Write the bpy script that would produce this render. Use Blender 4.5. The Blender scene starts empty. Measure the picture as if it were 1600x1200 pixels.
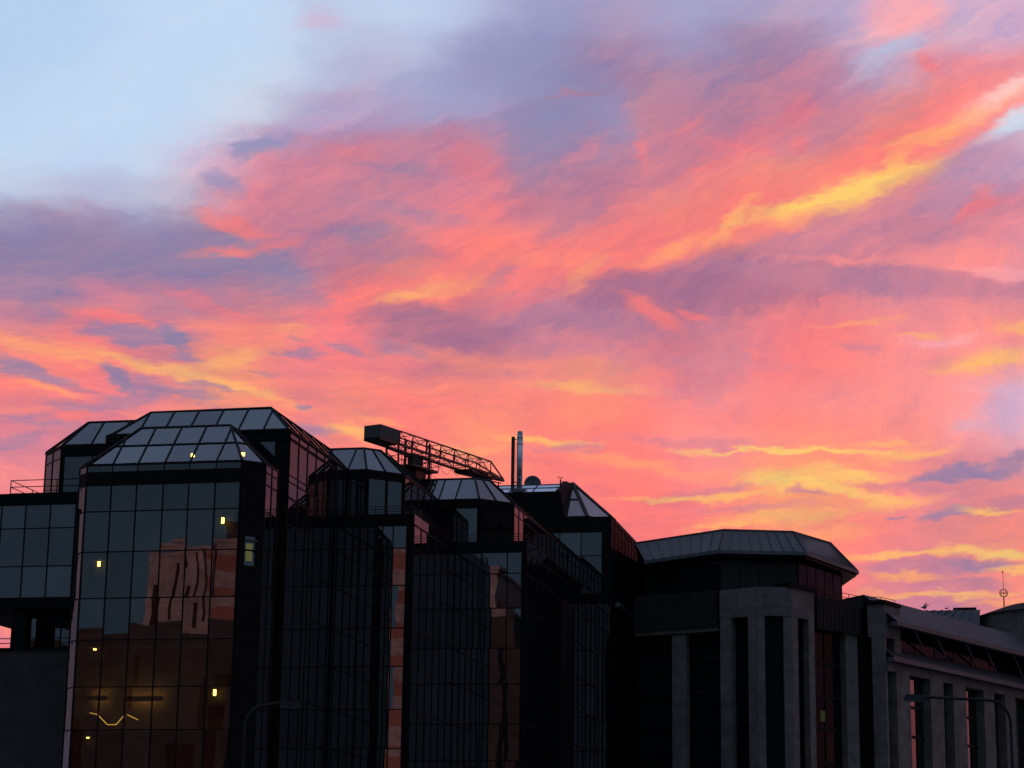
import bpy, math, random
from mathutils import Vector, Matrix
random.seed(7)
S = bpy.context.scene
COL = S.collection
R = math.radians
# ---------------------------------------------------------------- camera
cam = bpy.data.cameras.new('camera'); cam_o = bpy.data.objects.new('camera', cam); COL.objects.link(cam_o)
cam.sensor_width = 36; cam.lens = 36*3386/1600; cam.clip_start = .1; cam.clip_end = 6000
cam_o.matrix_world = Matrix.Translation((0, 0, 1.7)) @ Matrix.Rotation(R(90+13.6), 4, 'X') @ Matrix.Rotation(R(.81), 4, 'Z')
S.camera = cam_o
S.render.resolution_x = 1024; S.render.resolution_y = 768
S.view_settings.view_transform = 'Standard'; S.view_settings.look = 'None'
S.view_settings.exposure = 0; S.view_settings.gamma = 1; S.view_settings.use_curve_mapping = False
S.render.engine = 'CYCLES'
S.cycles.max_bounces = 6; S.cycles.glossy_bounces = 5; S.cycles.diffuse_bounces = 3; S.cycles.transparent_max_bounces = 12; S.cycles.caustics_reflective = False

# ---------------------------------------------------------------- sky
SKY_V0, SKY_DV = 25.0, .85            # elevation (degrees) of the first row of cloud colours, step per row
# red, green, blue (0 to 255) of the cloud cover every 0.875 degrees from 14 west to 14 east
SKY_ROWS = [
[186,210,239,186,210,239,186,210,239,187,210,239,191,213,241,197,217,243,198,218,243,198,218,243,198,218,243,197,215,240,193,204,230,195,211,236,197,215,240,197,215,240,195,209,235,185,190,220,173,174,209,169,169,206,170,168,204,171,168,204,172,170,206,172,171,207,173,171,206,182,177,208,193,176,206,187,173,206,207,176,203,242,176,188,242,177,189,215,179,204,212,178,206,212,178,206,212,178,206],
[186,210,239,186,210,239,186,210,239,187,210,239,191,214,241,197,217,243,198,218,243,198,218,243,198,218,243,197,215,240,193,204,230,195,211,236,197,215,240,197,215,240,195,210,236,185,190,220,173,174,209,169,169,206,170,168,204,171,168,204,172,170,206,172,171,207,173,171,206,181,177,208,193,177,206,188,173,206,206,176,203,241,176,189,242,177,189,216,179,204,212,178,206,212,178,206,212,178,206],
[186,210,239,186,210,239,186,210,239,187,210,239,191,214,241,197,217,243,198,218,243,198,218,243,198,218,243,197,215,240,193,204,230,194,207,233,195,210,235,195,209,235,191,202,230,180,184,216,170,170,206,163,163,200,165,159,196,170,159,193,172,164,199,171,168,204,170,165,200,176,165,197,186,167,197,185,169,201,204,175,203,238,177,190,240,177,189,216,179,204,212,178,206,212,178,206,212,178,206],
[186,210,239,186,210,239,186,210,239,187,211,239,192,214,241,197,217,243,198,218,243,198,218,243,198,218,243,199,216,240,194,205,231,191,198,225,190,196,223,189,195,223,180,184,215,167,167,204,159,159,197,153,150,189,158,144,179,169,141,173,170,148,181,167,155,190,165,150,185,167,142,173,173,141,171,182,152,182,197,169,197,221,176,195,221,172,193,206,177,202,212,175,201,217,174,199,216,175,200],
[186,210,239,186,210,239,187,211,239,190,213,240,196,216,242,198,218,243,198,218,243,199,218,242,201,219,241,202,215,236,192,202,228,186,188,217,186,185,215,186,187,216,174,172,207,163,159,196,153,150,188,150,144,181,156,140,175,168,136,167,170,137,167,169,139,171,168,139,171,177,136,164,186,135,161,195,139,163,196,153,179,200,164,188,219,151,168,226,145,160,230,149,162,244,158,164,242,159,167],
[188,211,240,189,212,240,193,215,241,196,217,242,198,218,243,198,218,243,199,218,242,204,219,239,205,215,233,198,196,218,185,173,203,186,162,192,190,162,190,185,168,198,177,158,189,178,151,182,159,143,177,150,139,174,156,139,173,171,136,166,184,136,161,185,134,160,182,134,160,194,134,157,201,135,157,202,136,157,212,140,158,216,143,153,233,144,144,246,146,147,248,157,160,246,174,180,247,173,179],
[193,215,241,195,216,242,197,217,243,198,218,243,198,218,243,199,218,242,201,214,238,206,208,229,208,191,211,199,163,187,197,148,175,204,142,165,196,141,166,191,145,171,195,141,166,198,139,163,168,137,167,157,136,168,168,134,164,184,135,160,201,136,157,201,134,155,203,134,154,211,135,151,213,137,151,208,138,153,223,141,148,240,149,138,241,155,140,235,161,164,232,170,182,217,194,210,218,196,211],
[198,218,242,198,218,242,198,217,241,197,215,240,198,215,240,202,214,236,207,199,222,212,177,200,217,154,174,212,140,161,214,138,158,212,138,158,194,137,160,197,136,159,216,137,156,214,137,156,185,135,160,180,135,161,184,132,157,195,133,155,214,136,151,224,136,145,233,138,142,236,143,139,235,149,138,228,155,140,236,157,136,240,154,136,225,148,149,205,147,167,204,151,175,211,168,192,211,171,196],
[198,212,233,198,209,231,195,201,224,189,193,220,187,192,219,189,193,218,194,186,207,211,157,176,220,139,156,209,135,155,205,135,156,199,136,159,198,136,158,202,135,155,228,135,147,234,135,144,218,134,148,208,135,153,201,133,152,219,133,145,234,139,140,243,148,133,246,150,130,246,149,130,238,151,135,229,157,139,231,161,139,225,151,146,213,141,154,209,138,157,222,137,153,223,142,160,223,142,160],
[171,168,195,168,161,190,169,153,183,165,148,179,160,148,182,156,148,182,161,144,175,190,137,160,206,134,152,202,134,155,192,132,156,186,131,155,195,133,153,211,136,151,241,135,138,248,139,134,243,139,137,233,137,142,228,139,142,239,138,136,238,138,136,223,145,139,216,143,137,215,140,139,212,137,147,210,139,153,221,144,153,225,145,153,224,143,155,223,142,155,229,143,155,230,146,161,229,146,160],
[152,139,172,152,138,171,152,137,170,154,136,169,159,137,169,158,136,168,157,136,168,162,135,166,171,134,162,184,134,158,202,131,151,211,130,143,215,136,141,226,145,140,241,137,135,233,139,140,235,137,139,223,135,145,224,139,145,217,134,141,211,129,142,197,129,147,189,127,147,194,129,149,201,133,153,208,136,154,221,141,154,230,145,154,235,146,154,235,146,154,235,148,156,236,156,166,237,159,169],
[163,136,168,164,136,167,164,136,167,184,136,161,204,136,156,193,135,158,183,135,161,188,135,159,200,134,152,207,137,150,229,133,143,238,132,137,223,136,139,216,140,139,212,131,141,201,130,148,208,132,149,206,135,153,211,136,153,207,132,150,213,128,144,207,128,146,199,130,150,210,132,149,226,134,145,230,135,144,232,140,148,233,145,152,235,146,154,233,145,154,229,145,154,227,146,156,225,146,157],
[202,139,158,202,138,157,202,136,154,233,134,141,235,136,143,216,136,151,216,137,151,233,140,141,243,139,135,239,140,139,238,136,143,238,132,141,216,132,146,202,131,148,192,127,146,191,127,147,203,134,152,216,138,152,224,138,148,219,138,150,217,133,147,207,128,146,202,131,151,218,135,151,238,134,142,248,134,136,251,139,138,251,147,146,252,151,151,251,152,151,250,152,148,249,152,147,248,151,147],
[243,145,138,244,145,136,246,142,134,251,138,133,245,138,136,226,136,143,226,138,142,243,151,131,251,152,129,244,142,138,239,136,142,244,135,138,238,135,140,229,134,141,222,135,139,223,137,138,231,142,141,240,145,139,245,151,134,240,151,137,234,141,140,223,133,143,215,135,151,226,137,150,243,136,141,252,138,138,255,144,142,255,149,146,255,152,151,255,155,153,251,159,156,242,161,160,242,160,158],
[251,139,133,251,139,133,248,140,135,242,134,139,238,136,143,234,139,144,229,141,141,240,153,133,252,157,128,250,146,132,240,139,138,247,144,133,252,142,131,252,136,132,251,139,131,251,142,131,252,142,131,253,142,131,254,147,128,253,146,129,252,142,134,248,144,144,241,146,151,244,146,149,252,145,143,254,147,144,255,151,147,255,152,149,255,154,151,253,159,160,241,169,178,225,174,193,222,175,195],
[229,137,149,229,136,149,231,135,146,229,136,147,234,136,147,233,137,148,238,141,143,242,145,139,250,145,133,249,142,133,231,140,142,243,145,134,254,141,130,255,136,130,255,142,129,255,150,127,255,150,127,255,139,129,255,140,130,255,136,130,255,138,134,255,148,146,254,152,150,254,152,146,255,152,139,255,152,138,255,151,139,255,151,141,253,152,144,249,157,156,238,164,174,231,172,188,229,174,191],
[217,139,155,219,139,155,228,140,153,230,141,153,233,141,153,234,142,152,236,142,151,239,140,145,248,136,136,251,135,132,240,135,138,248,135,133,254,134,130,255,134,130,255,139,130,255,146,128,255,145,128,255,136,130,255,137,130,255,134,130,255,135,132,255,143,140,255,150,144,255,155,136,255,160,129,255,158,128,255,152,131,254,150,137,244,148,144,230,145,151,226,147,156,240,157,159,244,161,161],
[248,148,149,249,147,148,250,147,147,251,146,146,251,145,145,252,145,145,252,143,143,252,138,137,254,134,132,254,133,130,253,133,131,254,133,131,255,133,130,255,133,130,255,134,130,255,135,130,255,135,130,255,134,130,255,134,130,255,133,130,255,133,130,255,136,133,255,142,135,255,150,131,255,159,126,255,162,125,255,156,129,253,150,138,239,145,149,222,140,152,222,141,147,235,145,145,238,146,144],
[255,136,133,255,136,133,255,135,133,255,135,132,255,135,132,255,135,132,255,135,132,255,134,131,255,133,130,255,133,130,255,133,130,255,133,130,255,133,130,255,133,130,255,133,130,255,133,130,255,133,130,255,133,130,255,133,130,255,133,130,255,133,130,255,133,130,255,135,131,255,140,130,255,143,129,255,147,128,254,145,130,251,142,136,243,143,142,237,144,142,243,146,137,244,146,138,242,145,140],
[255,133,130,255,133,130,255,133,130,255,133,130,255,133,130,255,133,130,255,133,130,255,133,130,255,133,130,255,133,130,255,133,130,255,133,130,255,133,130,255,133,130,255,133,130,255,133,130,255,133,130,255,133,130,255,133,130,255,133,130,255,133,130,255,133,130,255,133,130,255,134,130,255,134,130,254,135,130,247,136,136,234,137,144,227,139,147,227,142,146,242,146,138,252,149,132,253,149,132],
[253,132,131,253,132,132,255,133,130,255,133,130,255,133,130,255,133,130,255,133,130,255,133,130,255,133,130,255,133,130,255,133,130,255,133,130,255,133,130,255,133,130,255,133,130,255,133,130,255,133,130,255,133,130,255,133,130,255,133,130,255,133,130,255,133,130,255,133,130,255,133,130,255,133,130,254,134,130,249,138,135,233,141,145,219,138,154,214,138,154,227,142,147,248,148,135,252,149,132],
[247,131,136,247,131,136,254,133,131,255,133,130,255,133,130,255,133,130,255,133,130,255,133,130,255,133,130,255,133,130,255,133,130,255,133,130,255,133,130,255,133,130,255,133,130,255,133,130,255,133,130,255,133,130,255,133,130,255,133,130,255,133,130,255,133,130,255,133,130,255,133,130,255,133,130,255,134,130,251,139,133,236,142,144,221,139,154,213,138,156,222,140,151,245,147,137,250,148,134],
[247,131,136,247,131,136,254,133,131,255,133,130,255,133,130,255,133,130,255,133,130,255,133,130,255,133,130,255,133,130,255,133,130,255,133,130,255,133,130,255,133,130,255,133,130,255,133,130,255,133,130,255,133,130,255,133,130,255,133,130,255,133,130,255,133,130,255,133,130,255,133,130,255,133,130,255,134,130,251,139,133,236,142,144,220,139,154,213,138,156,222,140,151,246,147,137,250,148,134],
]
# cloud strokes: u, v (degrees east, up), half length, half width, tilt, colour, strength, edge hardness
CLOUDS = [
(4.99,17.79,3.55,0.78,16.2,(255,133,130),.75,0.15),
(0.97,16.82,2.88,0.68,-0.8,(255,133,130),.7,0.15),
(-2.74,15.99,2.20,0.58,11.2,(255,133,130),.65,0.15),
(9.91,19.63,3.21,0.71,26.2,(255,133,130),.8,0.22),
(12.44,20.99,1.86,0.58,29.2,(255,153,151),.6,0.15),
(6.86,16.42,3.21,0.74,7.2,(180,122,147),.85,0.52),
(3.85,16.12,1.78,0.51,5.2,(180,122,147),.85,0.6),
(10.29,17.75,2.88,0.68,11.2,(204,137,157),.85,0.45),
(8.66,17.40,2.03,0.44,15.2,(204,137,157),.7,0.45),
(12.20,18.89,1.52,0.68,21.2,(178,150,184),.6,0.3),
(8.85,16.23,4.06,0.34,-6.8,(204,137,157),.6,0.38),
(-1.71,14.96,2.03,0.44,-6.8,(180,122,147),.75,0.45),
(2.17,15.31,2.37,0.37,-4.8,(184,131,156),.6,0.3),
(9.68,19.15,0.71,0.15,37.2,(255,194,118),.7,0.15),
(8.46,18.57,1.18,0.17,13.2,(255,194,118),.7,0.15),
(7.07,18.15,1.02,0.15,11.2,(255,194,118),.6,0.15),
(5.82,17.94,0.58,0.17,39.2,(255,194,118),.65,0.15),
(5.42,17.45,0.61,0.15,27.2,(255,172,122),.6,0.15),
(4.16,17.25,1.02,0.22,23.2,(255,172,122),.6,0.075),
(1.99,16.58,0.58,0.27,49.2,(255,172,122),.5,0.075),
(0.80,16.91,1.52,0.24,3.2,(255,150,130),.5,0.075),
(-2.74,15.88,0.81,0.15,21.2,(255,194,118),.6,0.075),
(-1.73,16.19,1.02,0.20,14.2,(255,172,122),.5,0.075),
(10.71,19.99,1.27,0.17,16.2,(255,194,118),.5,0.075),
(11.99,20.40,1.18,0.20,26.2,(255,172,122),.6,0.075),
(12.68,20.97,1.02,0.27,31.2,(240,215,215),.7,0.15),
(13.11,20.21,0.68,0.24,29.2,(208,222,238),.7,0.22),
(11.62,16.79,2.20,0.24,-4.8,(255,153,151),.6,0.15),
(-2.77,19.44,2.03,0.61,-0.8,(204,137,157),.4,0.15),
(-4.11,18.39,1.86,0.44,4.2,(204,137,157),.45,0.15),
(-1.76,18.63,1.35,0.51,19.2,(222,138,156),.4,0.15),
(-10.90,16.60,3.55,0.71,-0.8,(147,136,170),.55,0.22),
(-6.77,16.60,1.69,0.61,-12.8,(147,136,170),.55,0.22),
(-12.36,15.75,2.03,0.68,-10.8,(163,136,168),.35,0.15),
(-3.12,20.85,3.21,0.51,13.2,(172,172,208),.5,0.22),
(-4.12,20.23,2.54,0.41,9.2,(178,150,184),.5,0.22),
(-5.12,20.35,1.52,0.27,21.2,(212,178,206),.5,0.15),
(-0.79,21.99,2.03,0.85,19.2,(150,150,190),.4,0.15),
(-2.78,19.69,2.71,0.44,-0.8,(204,137,157),.5,0.15),
(0.91,20.43,1.86,1.18,14.2,(150,150,190),.45,0.15),
(10.33,16.18,3.38,0.34,-4.8,(184,131,156),.5,0.3),
(7.59,20.42,1.52,0.68,19.2,(204,137,157),.4,0.15),
(6.27,20.05,1.52,0.37,24.2,(244,130,138),.35,0.15),
(8.96,18.64,1.95,0.34,17.2,(255,216,120),.8,0.15),
(12.96,20.14,0.93,0.24,29.2,(208,222,238),.6,0.15),
(-1.71,15.06,2.03,0.37,-5.8,(180,122,147),.6,0.38),
(-0.38,16.47,0.59,0.20,24.2,(184,131,156),.5,0.22),
(-7.36,17.53,0.85,0.24,-10.8,(255,133,130),.6,0.3),
(-7.11,16.95,1.27,0.12,11.2,(255,133,130),.7,0.22),
(-7.94,17.17,1.18,0.17,-3.8,(147,136,170),.5,0.22),
(-6.79,19.56,0.81,0.24,17.2,(150,150,190),.8,0.38),
(-7.70,18.55,0.47,0.24,-20.8,(150,150,190),.6,0.3),
(-4.10,17.47,0.68,0.17,4.2,(147,136,170),.5,0.22),
(-6.27,16.62,0.68,0.30,-20.8,(147,136,170),.6,0.3),
(-5.60,15.81,0.68,0.27,-15.8,(163,136,168),.5,0.3),
(3.86,15.53,0.85,0.22,-25.8,(255,133,130),.75,0.38),
(4.90,15.44,0.44,0.12,-25.8,(255,133,130),.7,0.38),
(6.48,14.24,0.30,0.07,-15.8,(255,133,130),.8,0.22),
(2.20,13.52,1.61,0.14,-2.8,(255,194,118),.6,0.075),
(-10.57,15.62,0.68,0.24,-12.8,(222,138,156),.5,0.22),
(-10.40,14.97,0.93,0.14,-5.8,(255,133,130),.7,0.3),
(-10.07,14.54,1.27,0.24,-4.8,(163,136,168),.8,0.45),
(-8.88,14.51,0.44,0.22,-40.8,(147,136,170),.8,0.45),
(-8.58,13.99,0.44,0.10,-2.8,(163,136,168),.7,0.38),
(-12.66,13.42,1.05,0.22,-15.8,(163,136,168),.85,0.45),
(-10.46,13.36,0.41,0.19,-35.8,(147,136,170),.8,0.45),
(-9.14,13.10,1.27,0.17,-5.8,(163,136,168),.7,0.38),
(-10.37,12.76,1.02,0.20,9.2,(163,136,168),.6,0.38),
(-11.51,12.50,0.85,0.17,-0.8,(163,136,168),.5,0.38),
(-9.71,12.43,0.68,0.17,-0.8,(255,150,130),.5,0.3),
(-9.23,13.67,1.95,0.17,-10.8,(255,194,118),.7,0.075),
(-7.58,13.96,1.02,0.20,19.2,(255,194,118),.5,0.075),
(-12.34,14.02,1.61,0.17,-8.8,(255,172,122),.6,0.075),
(-6.73,13.21,1.27,0.14,-15.8,(255,194,118),.5,0.075),
(-4.29,12.29,0.61,0.19,-10.8,(255,194,118),.8,0.075),
(-3.54,12.59,0.68,0.12,-5.8,(255,172,122),.6,0.075),
(-5.41,12.25,0.71,0.17,-5.8,(163,136,168),.6,0.3),
(-5.56,12.93,0.20,0.07,-0.8,(163,136,168),.7,0.3),
(-5.72,14.60,0.27,0.07,-5.8,(163,136,168),.6,0.3),
(-5.58,14.25,0.68,0.08,-3.8,(163,136,168),.6,0.3),
(-4.32,14.43,0.51,0.14,-10.8,(163,136,168),.6,0.3),
(-5.84,14.84,0.68,0.15,-0.8,(255,172,122),.5,0.075),
(7.43,11.81,2.71,0.08,-0.8,(255,216,120),.8,0.15),
(10.56,11.75,1.02,0.14,7.2,(255,194,118),.6,0.15),
(7.35,11.04,1.32,0.20,-3.8,(255,216,120),.75,0.075),
(8.92,11.19,1.02,0.17,-0.8,(255,216,120),.7,0.075),
(5.10,10.70,2.12,0.10,1.2,(255,194,118),.8,0.15),
(9.09,10.72,1.27,0.15,-12.8,(255,216,120),.6,0.075),
(9.91,10.45,1.02,0.20,2.2,(255,194,118),.6,0.075),
(6.94,10.07,1.61,0.22,4.2,(255,194,118),.7,0.075),
(5.43,10.89,1.18,0.10,4.2,(204,137,157),.5,0.15),
(7.85,10.75,0.42,0.07,-5.8,(204,137,157),.7,0.22),
(1.04,12.09,1.27,0.10,-4.8,(255,194,118),.8,0.15),
(3.41,11.48,1.86,0.14,-8.8,(255,172,122),.6,0.075),
(1.55,11.89,1.05,0.14,2.2,(204,137,157),.6,0.22),
(-0.99,11.89,1.27,0.10,4.2,(255,172,122),.6,0.15),
(11.46,11.10,0.85,0.17,6.2,(163,136,168),.9,0.45),
(12.27,11.18,0.76,0.15,-8.8,(163,136,168),.9,0.45),
(13.08,11.45,0.51,0.30,19.2,(163,136,168),.8,0.38),
(11.39,10.08,0.61,0.10,4.2,(163,136,168),.8,0.38),
(10.08,10.00,0.25,0.07,-0.8,(163,136,168),.7,0.38),
(12.44,10.09,0.71,0.08,-3.8,(255,194,118),.9,0.15),
(13.08,10.38,0.61,0.24,9.2,(184,131,156),.7,0.3),
(13.15,12.76,0.71,0.64,-0.8,(212,178,206),.7,0.15),
(12.02,12.39,0.51,0.20,-0.8,(212,178,206),.5,0.15),
(12.40,14.08,1.22,0.27,2.2,(255,194,118),.8,0.075),
(13.20,14.82,0.68,0.14,-0.8,(255,194,118),.7,0.075),
(11.18,14.69,0.88,0.14,2.2,(253,176,182),.7,0.075),
(10.52,14.86,0.51,0.08,3.2,(255,194,118),.5,0.075),
(9.04,15.14,1.10,0.07,5.2,(255,172,122),.6,0.075),
(10.41,9.14,1.95,0.12,5.2,(255,194,118),.8,0.22),
(12.68,9.13,1.05,0.12,-8.8,(255,216,120),.75,0.15),
(10.73,8.77,1.61,0.22,1.2,(204,137,157),.8,0.38),
(12.36,8.84,0.85,0.17,-5.8,(163,136,168),.6,0.3),
(13.16,8.69,0.68,0.10,-0.8,(255,194,118),.8,0.15),
(10.41,8.49,0.85,0.10,-5.8,(255,172,122),.85,0.22),
(12.03,8.32,0.85,0.12,-3.8,(184,131,156),.6,0.22),
(10.08,8.08,0.85,0.12,-0.8,(255,172,122),.7,0.15),
(11.71,8.06,1.35,0.08,1.2,(255,194,118),.7,0.15),
(12.51,7.85,0.85,0.08,-0.8,(255,172,122),.6,0.15),
(12.23,17.99,0.64,0.22,29.2,(244,130,138),.7,0.3),
(12.22,18.40,0.30,0.20,44.2,(244,130,138),.5,0.22),
(9.99,16.64,2.71,0.15,-4.8,(255,153,151),.7,0.15),
(11.64,16.12,2.54,0.22,-5.8,(204,137,157),.7,0.3),
(8.35,16.50,1.18,0.20,-10.8,(184,131,156),.5,0.22),
(9.95,22.93,0.76,0.47,-0.8,(253,176,182),.85,0.075),
(9.58,22.10,0.93,0.30,29.2,(190,195,222),.8,0.15),
(10.57,21.67,0.37,0.20,-50.8,(244,130,138),.6,0.15),
(7.41,20.84,0.47,0.34,34.2,(244,130,138),.5,0.15),
(7.35,19.85,0.24,0.34,29.2,(244,130,138),.5,0.15),
(4.60,20.42,0.51,0.17,34.2,(244,130,138),.4,0.15),
(3.27,19.93,0.17,0.47,9.2,(244,130,138),.5,0.22),
(1.93,19.69,0.58,0.20,44.2,(222,138,156),.5,0.15),
(2.58,20.77,0.54,0.93,19.2,(150,150,190),.6,0.15),
(1.57,21.35,1.02,0.08,7.2,(184,131,156),.5,0.15),
(-4.12,19.48,0.85,0.27,-15.8,(244,130,138),.45,0.15),
(-1.01,19.28,0.93,0.37,-20.8,(244,130,138),.5,0.15),
(-3.28,19.22,1.10,0.17,-8.8,(163,136,168),.6,0.22),
(-5.13,22.99,0.71,0.24,9.2,(212,178,206),.5,0.075),
(1.79,18.09,1.02,0.24,29.2,(184,131,156),.5,0.22),
(0.44,18.33,0.85,0.24,24.2,(180,122,147),.4,0.22),
(-1.02,14.26,2.03,0.20,-3.8,(255,150,130),.5,0.075),
(9.05,14.56,0.42,0.10,-10.8,(204,137,157),.5,0.15),
(-1.73,16.27,0.76,0.27,24.2,(255,150,130),.5,0.075),
(7.17,17.41,1.18,0.15,19.2,(204,137,157),.5,0.22),
(6.42,12.60,2.37,0.34,-0.8,(255,133,130),.3,0),
(9.90,12.03,1.02,0.08,3.2,(255,194,118),.5,0.075),
(11.69,12.98,1.02,0.17,-3.8,(255,153,151),.5,0.075),
(5.61,9.83,1.02,0.08,3.2,(255,194,118),.6,0.075),
(8.27,9.73,1.02,0.14,-0.8,(255,172,122),.6,0.075),
(-2.71,13.55,2.03,0.17,-4.8,(255,150,130),.5,0.075),
(-7.09,14.74,1.35,0.20,-6.8,(255,150,130),.5,0.075),
(-7.93,15.37,1.18,0.17,-15.8,(244,130,138),.5,0.15),
(-11.22,14.84,0.85,0.17,19.2,(244,130,138),.4,0.15),
(-12.36,15.09,0.76,0.24,-30.8,(163,136,168),.4,0.15),
(-4.79,19.36,1.52,0.27,14.2,(204,137,157),.4,0.075),
(-2.76,18.10,1.52,0.20,-8.8,(163,136,168),.45,0.15),
(-4.09,16.88,1.69,0.20,4.2,(184,131,156),.5,0.15),
(0.31,15.80,1.02,0.17,9.2,(244,130,138),.5,0.15),
(0.99,15.30,1.52,0.30,-0.8,(184,131,156),.5,0.15),
(1.34,14.63,1.86,0.20,-5.8,(204,137,157),.5,0.15),
(5.39,14.12,1.86,0.27,-2.8,(204,137,157),.5,0.15),
(4.06,13.45,1.52,0.17,-0.8,(222,138,156),.4,0.075),
(5.78,19.73,1.02,0.14,-10.8,(244,130,138),.5,0.15),
(5.12,19.33,0.68,0.10,19.2,(255,133,130),.4,0.15),
(4.45,19.50,0.68,0.27,39.2,(184,131,156),.4,0.15),
(-1.78,20.80,1.52,0.41,9.2,(172,172,208),.4,0.075),
(-3.12,21.09,1.35,0.24,14.2,(172,172,208),.4,0.075),
(-12.31,12.04,1.02,0.15,-5.8,(163,136,168),.6,0.3),
(-12.95,11.58,0.85,0.14,9.2,(163,136,168),.5,0.3),
(-10.84,11.71,1.02,0.14,-8.8,(184,131,156),.6,0.3),
(-11.19,13.01,0.51,0.10,-10.8,(184,131,156),.6,0.3),
(-9.81,13.43,0.44,0.08,-0.8,(163,136,168),.6,0.3),
(-8.07,13.27,0.85,0.08,-6.8,(163,136,168),.6,0.3),
(-7.73,12.69,0.76,0.10,-0.8,(184,131,156),.5,0.22),
(-12.17,12.95,0.68,0.10,-10.8,(255,172,122),.6,0.15),
(-11.37,13.83,0.68,0.10,-12.8,(255,172,122),.6,0.15),
(-8.56,12.66,0.61,0.10,7.2,(255,150,130),.6,0.22),
(-11.67,12.24,0.68,0.10,9.2,(255,133,130),.6,0.22),
(-12.97,12.41,0.68,0.14,-0.8,(255,150,130),.5,0.15),
(-6.58,13.75,0.44,0.08,-10.8,(163,136,168),.4,0.22),
(-3.06,14.47,0.68,0.12,-12.8,(163,136,168),.45,0.22),
(9.91,10.87,1.02,0.10,-6.8,(204,137,157),.5,0.22),
(6.61,10.41,1.52,0.10,1.2,(204,137,157),.45,0.15),
(4.24,12.10,2.03,0.12,-2.8,(204,137,157),.35,0.15),
(11.19,14.16,0.68,0.17,-0.8,(222,138,156),.4,0.15),
(12.60,16.41,1.02,0.14,-2.8,(253,176,182),.5,0.15),
(-13.05,7.07,0.51,0.76,-0.8,(222,138,156),.8,0.075),
(-12.94,6.91,0.24,0.30,69.2,(255,150,130),.7,0.075)
]
def rgb(c): return [q/255 for q in c]
def build_sky():
    w = bpy.data.worlds.new('World'); S.world = w; w.use_nodes = True
    nt = w.node_tree; N = nt.nodes; L = nt.links; N.clear()
    def new(t, **k):
        n = N.new(t)
        for a, b in k.items(): setattr(n, a, b)
        return n
    def put(sock, v):
        if isinstance(v, bpy.types.NodeSocket): L.new(v, sock)
        else: sock.default_value = v
    def m(op, a, b=0, c=0, clamp=False):
        n = new('ShaderNodeMath', operation=op, use_clamp=clamp)
        put(n.inputs[0], a); put(n.inputs[1], b)
        if op in ('MULTIPLY_ADD',): put(n.inputs[2], c)
        return n.outputs[0]
    def mr(v, a, b, c=0., d=1., smooth=True):
        n = new('ShaderNodeMapRange', interpolation_type='SMOOTHSTEP', clamp=False)
        put(n.inputs[0], v); n.inputs[1].default_value = a; n.inputs[2].default_value = b
        n.inputs[3].default_value = c; n.inputs[4].default_value = d
        return n.outputs[0]
    def mix(f, a, b, blend='MIX', clamp=False):
        n = new('ShaderNodeMix', data_type='RGBA', blend_type=blend); n.clamp_result = clamp
        put(n.inputs[0], f); put(n.inputs[6], a); put(n.inputs[7], b); return n.outputs[2]
    def noise(vec, scale, detail, rough=.55, off=(0, 0, 0), stretch=(1, 1, 1), rot=0, lac=2.1):
        mp = new('ShaderNodeMapping'); L.new(vec, mp.inputs[0])
        mp.inputs[1].default_value = off; mp.inputs[2].default_value = (0, 0, R(rot)); mp.inputs[3].default_value = stretch
        n = new('ShaderNodeTexNoise', noise_dimensions='3D'); L.new(mp.outputs[0], n.inputs['Vector'])
        n.inputs['Scale'].default_value = scale; n.inputs['Detail'].default_value = detail
        n.inputs['Roughness'].default_value = rough; n.inputs['Lacunarity'].default_value = lac
        return n
    tc = new('ShaderNodeTexCoord'); sep = new('ShaderNodeSeparateXYZ'); L.new(tc.outputs['Generated'], sep.inputs[0])
    x, y, z = sep.outputs
    el = m('ARCSINE', z); az = m('ARCTAN2', x, y)
    u = m('MULTIPLY', m('MULTIPLY', az, m('COSINE', el)), 180/math.pi); v = m('MULTIPLY', el, 180/math.pi)
    cb = new('ShaderNodeCombineXYZ'); L.new(u, cb.inputs[0]); L.new(v, cb.inputs[1]); uv = cb.outputs[0]
    def vsc(vec, k):
        n = new('ShaderNodeVectorMath', operation='MULTIPLY'); L.new(vec, n.inputs[0]); n.inputs[1].default_value = k; return n.outputs[0]
    def vadd(a, b):
        n = new('ShaderNodeVectorMath', operation='ADD'); L.new(a, n.inputs[0]); put(n.inputs[1], b); return n.outputs[0]
    def warp(vec, scale, amp, off, rot, stretch, detail=3):
        n = noise(uv, scale, detail, .55, off, stretch, rot)
        return vadd(vec, vsc(vadd(n.outputs['Color'], (-.5, -.5, -.5)), (amp*1.3, amp, 0)))
    w1 = warp(uv, .55, .9, (3, 7, 1), -12, (.7, 1.4, 1))
    w2 = warp(w1, 1.9, .42, (11, 2, 4), -10, (.6, 1.5, 1), 3)
    w3 = warp(w2, 5.5, .17, (1, 12, 8), -8, (.55, 1.7, 1), 3)
    # cloud fibres follow a slow flow: rising to the right high up, sinking slightly low on the left
    Sx = mr(v, 11.5, 17.5)
    lean = m('MULTIPLY', u, m('MULTIPLY', Sx, -.40))
    lean2 = m('MULTIPLY', m('MINIMUM', u, 0), m('MULTIPLY', m('SUBTRACT', 1, Sx), .14))
    cl = new('ShaderNodeCombineXYZ'); L.new(m('ADD', lean, lean2), cl.inputs[1])
    wf = vadd(w3, cl.outputs[0])
    # rows of colour
    # tie() makes a vector depend on an earlier colour by a vanishing amount, so that the node
    # compiler works through the sky in batches and never keeps all of them waiting at once
    def tie(vec, col):
        n = new('ShaderNodeVectorMath', operation='MULTIPLY_ADD')
        L.new(col, n.inputs[0]); n.inputs[1].default_value = (1e-9, 1e-9, 1e-9); L.new(vec, n.inputs[2]); return n.outputs[0]
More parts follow.
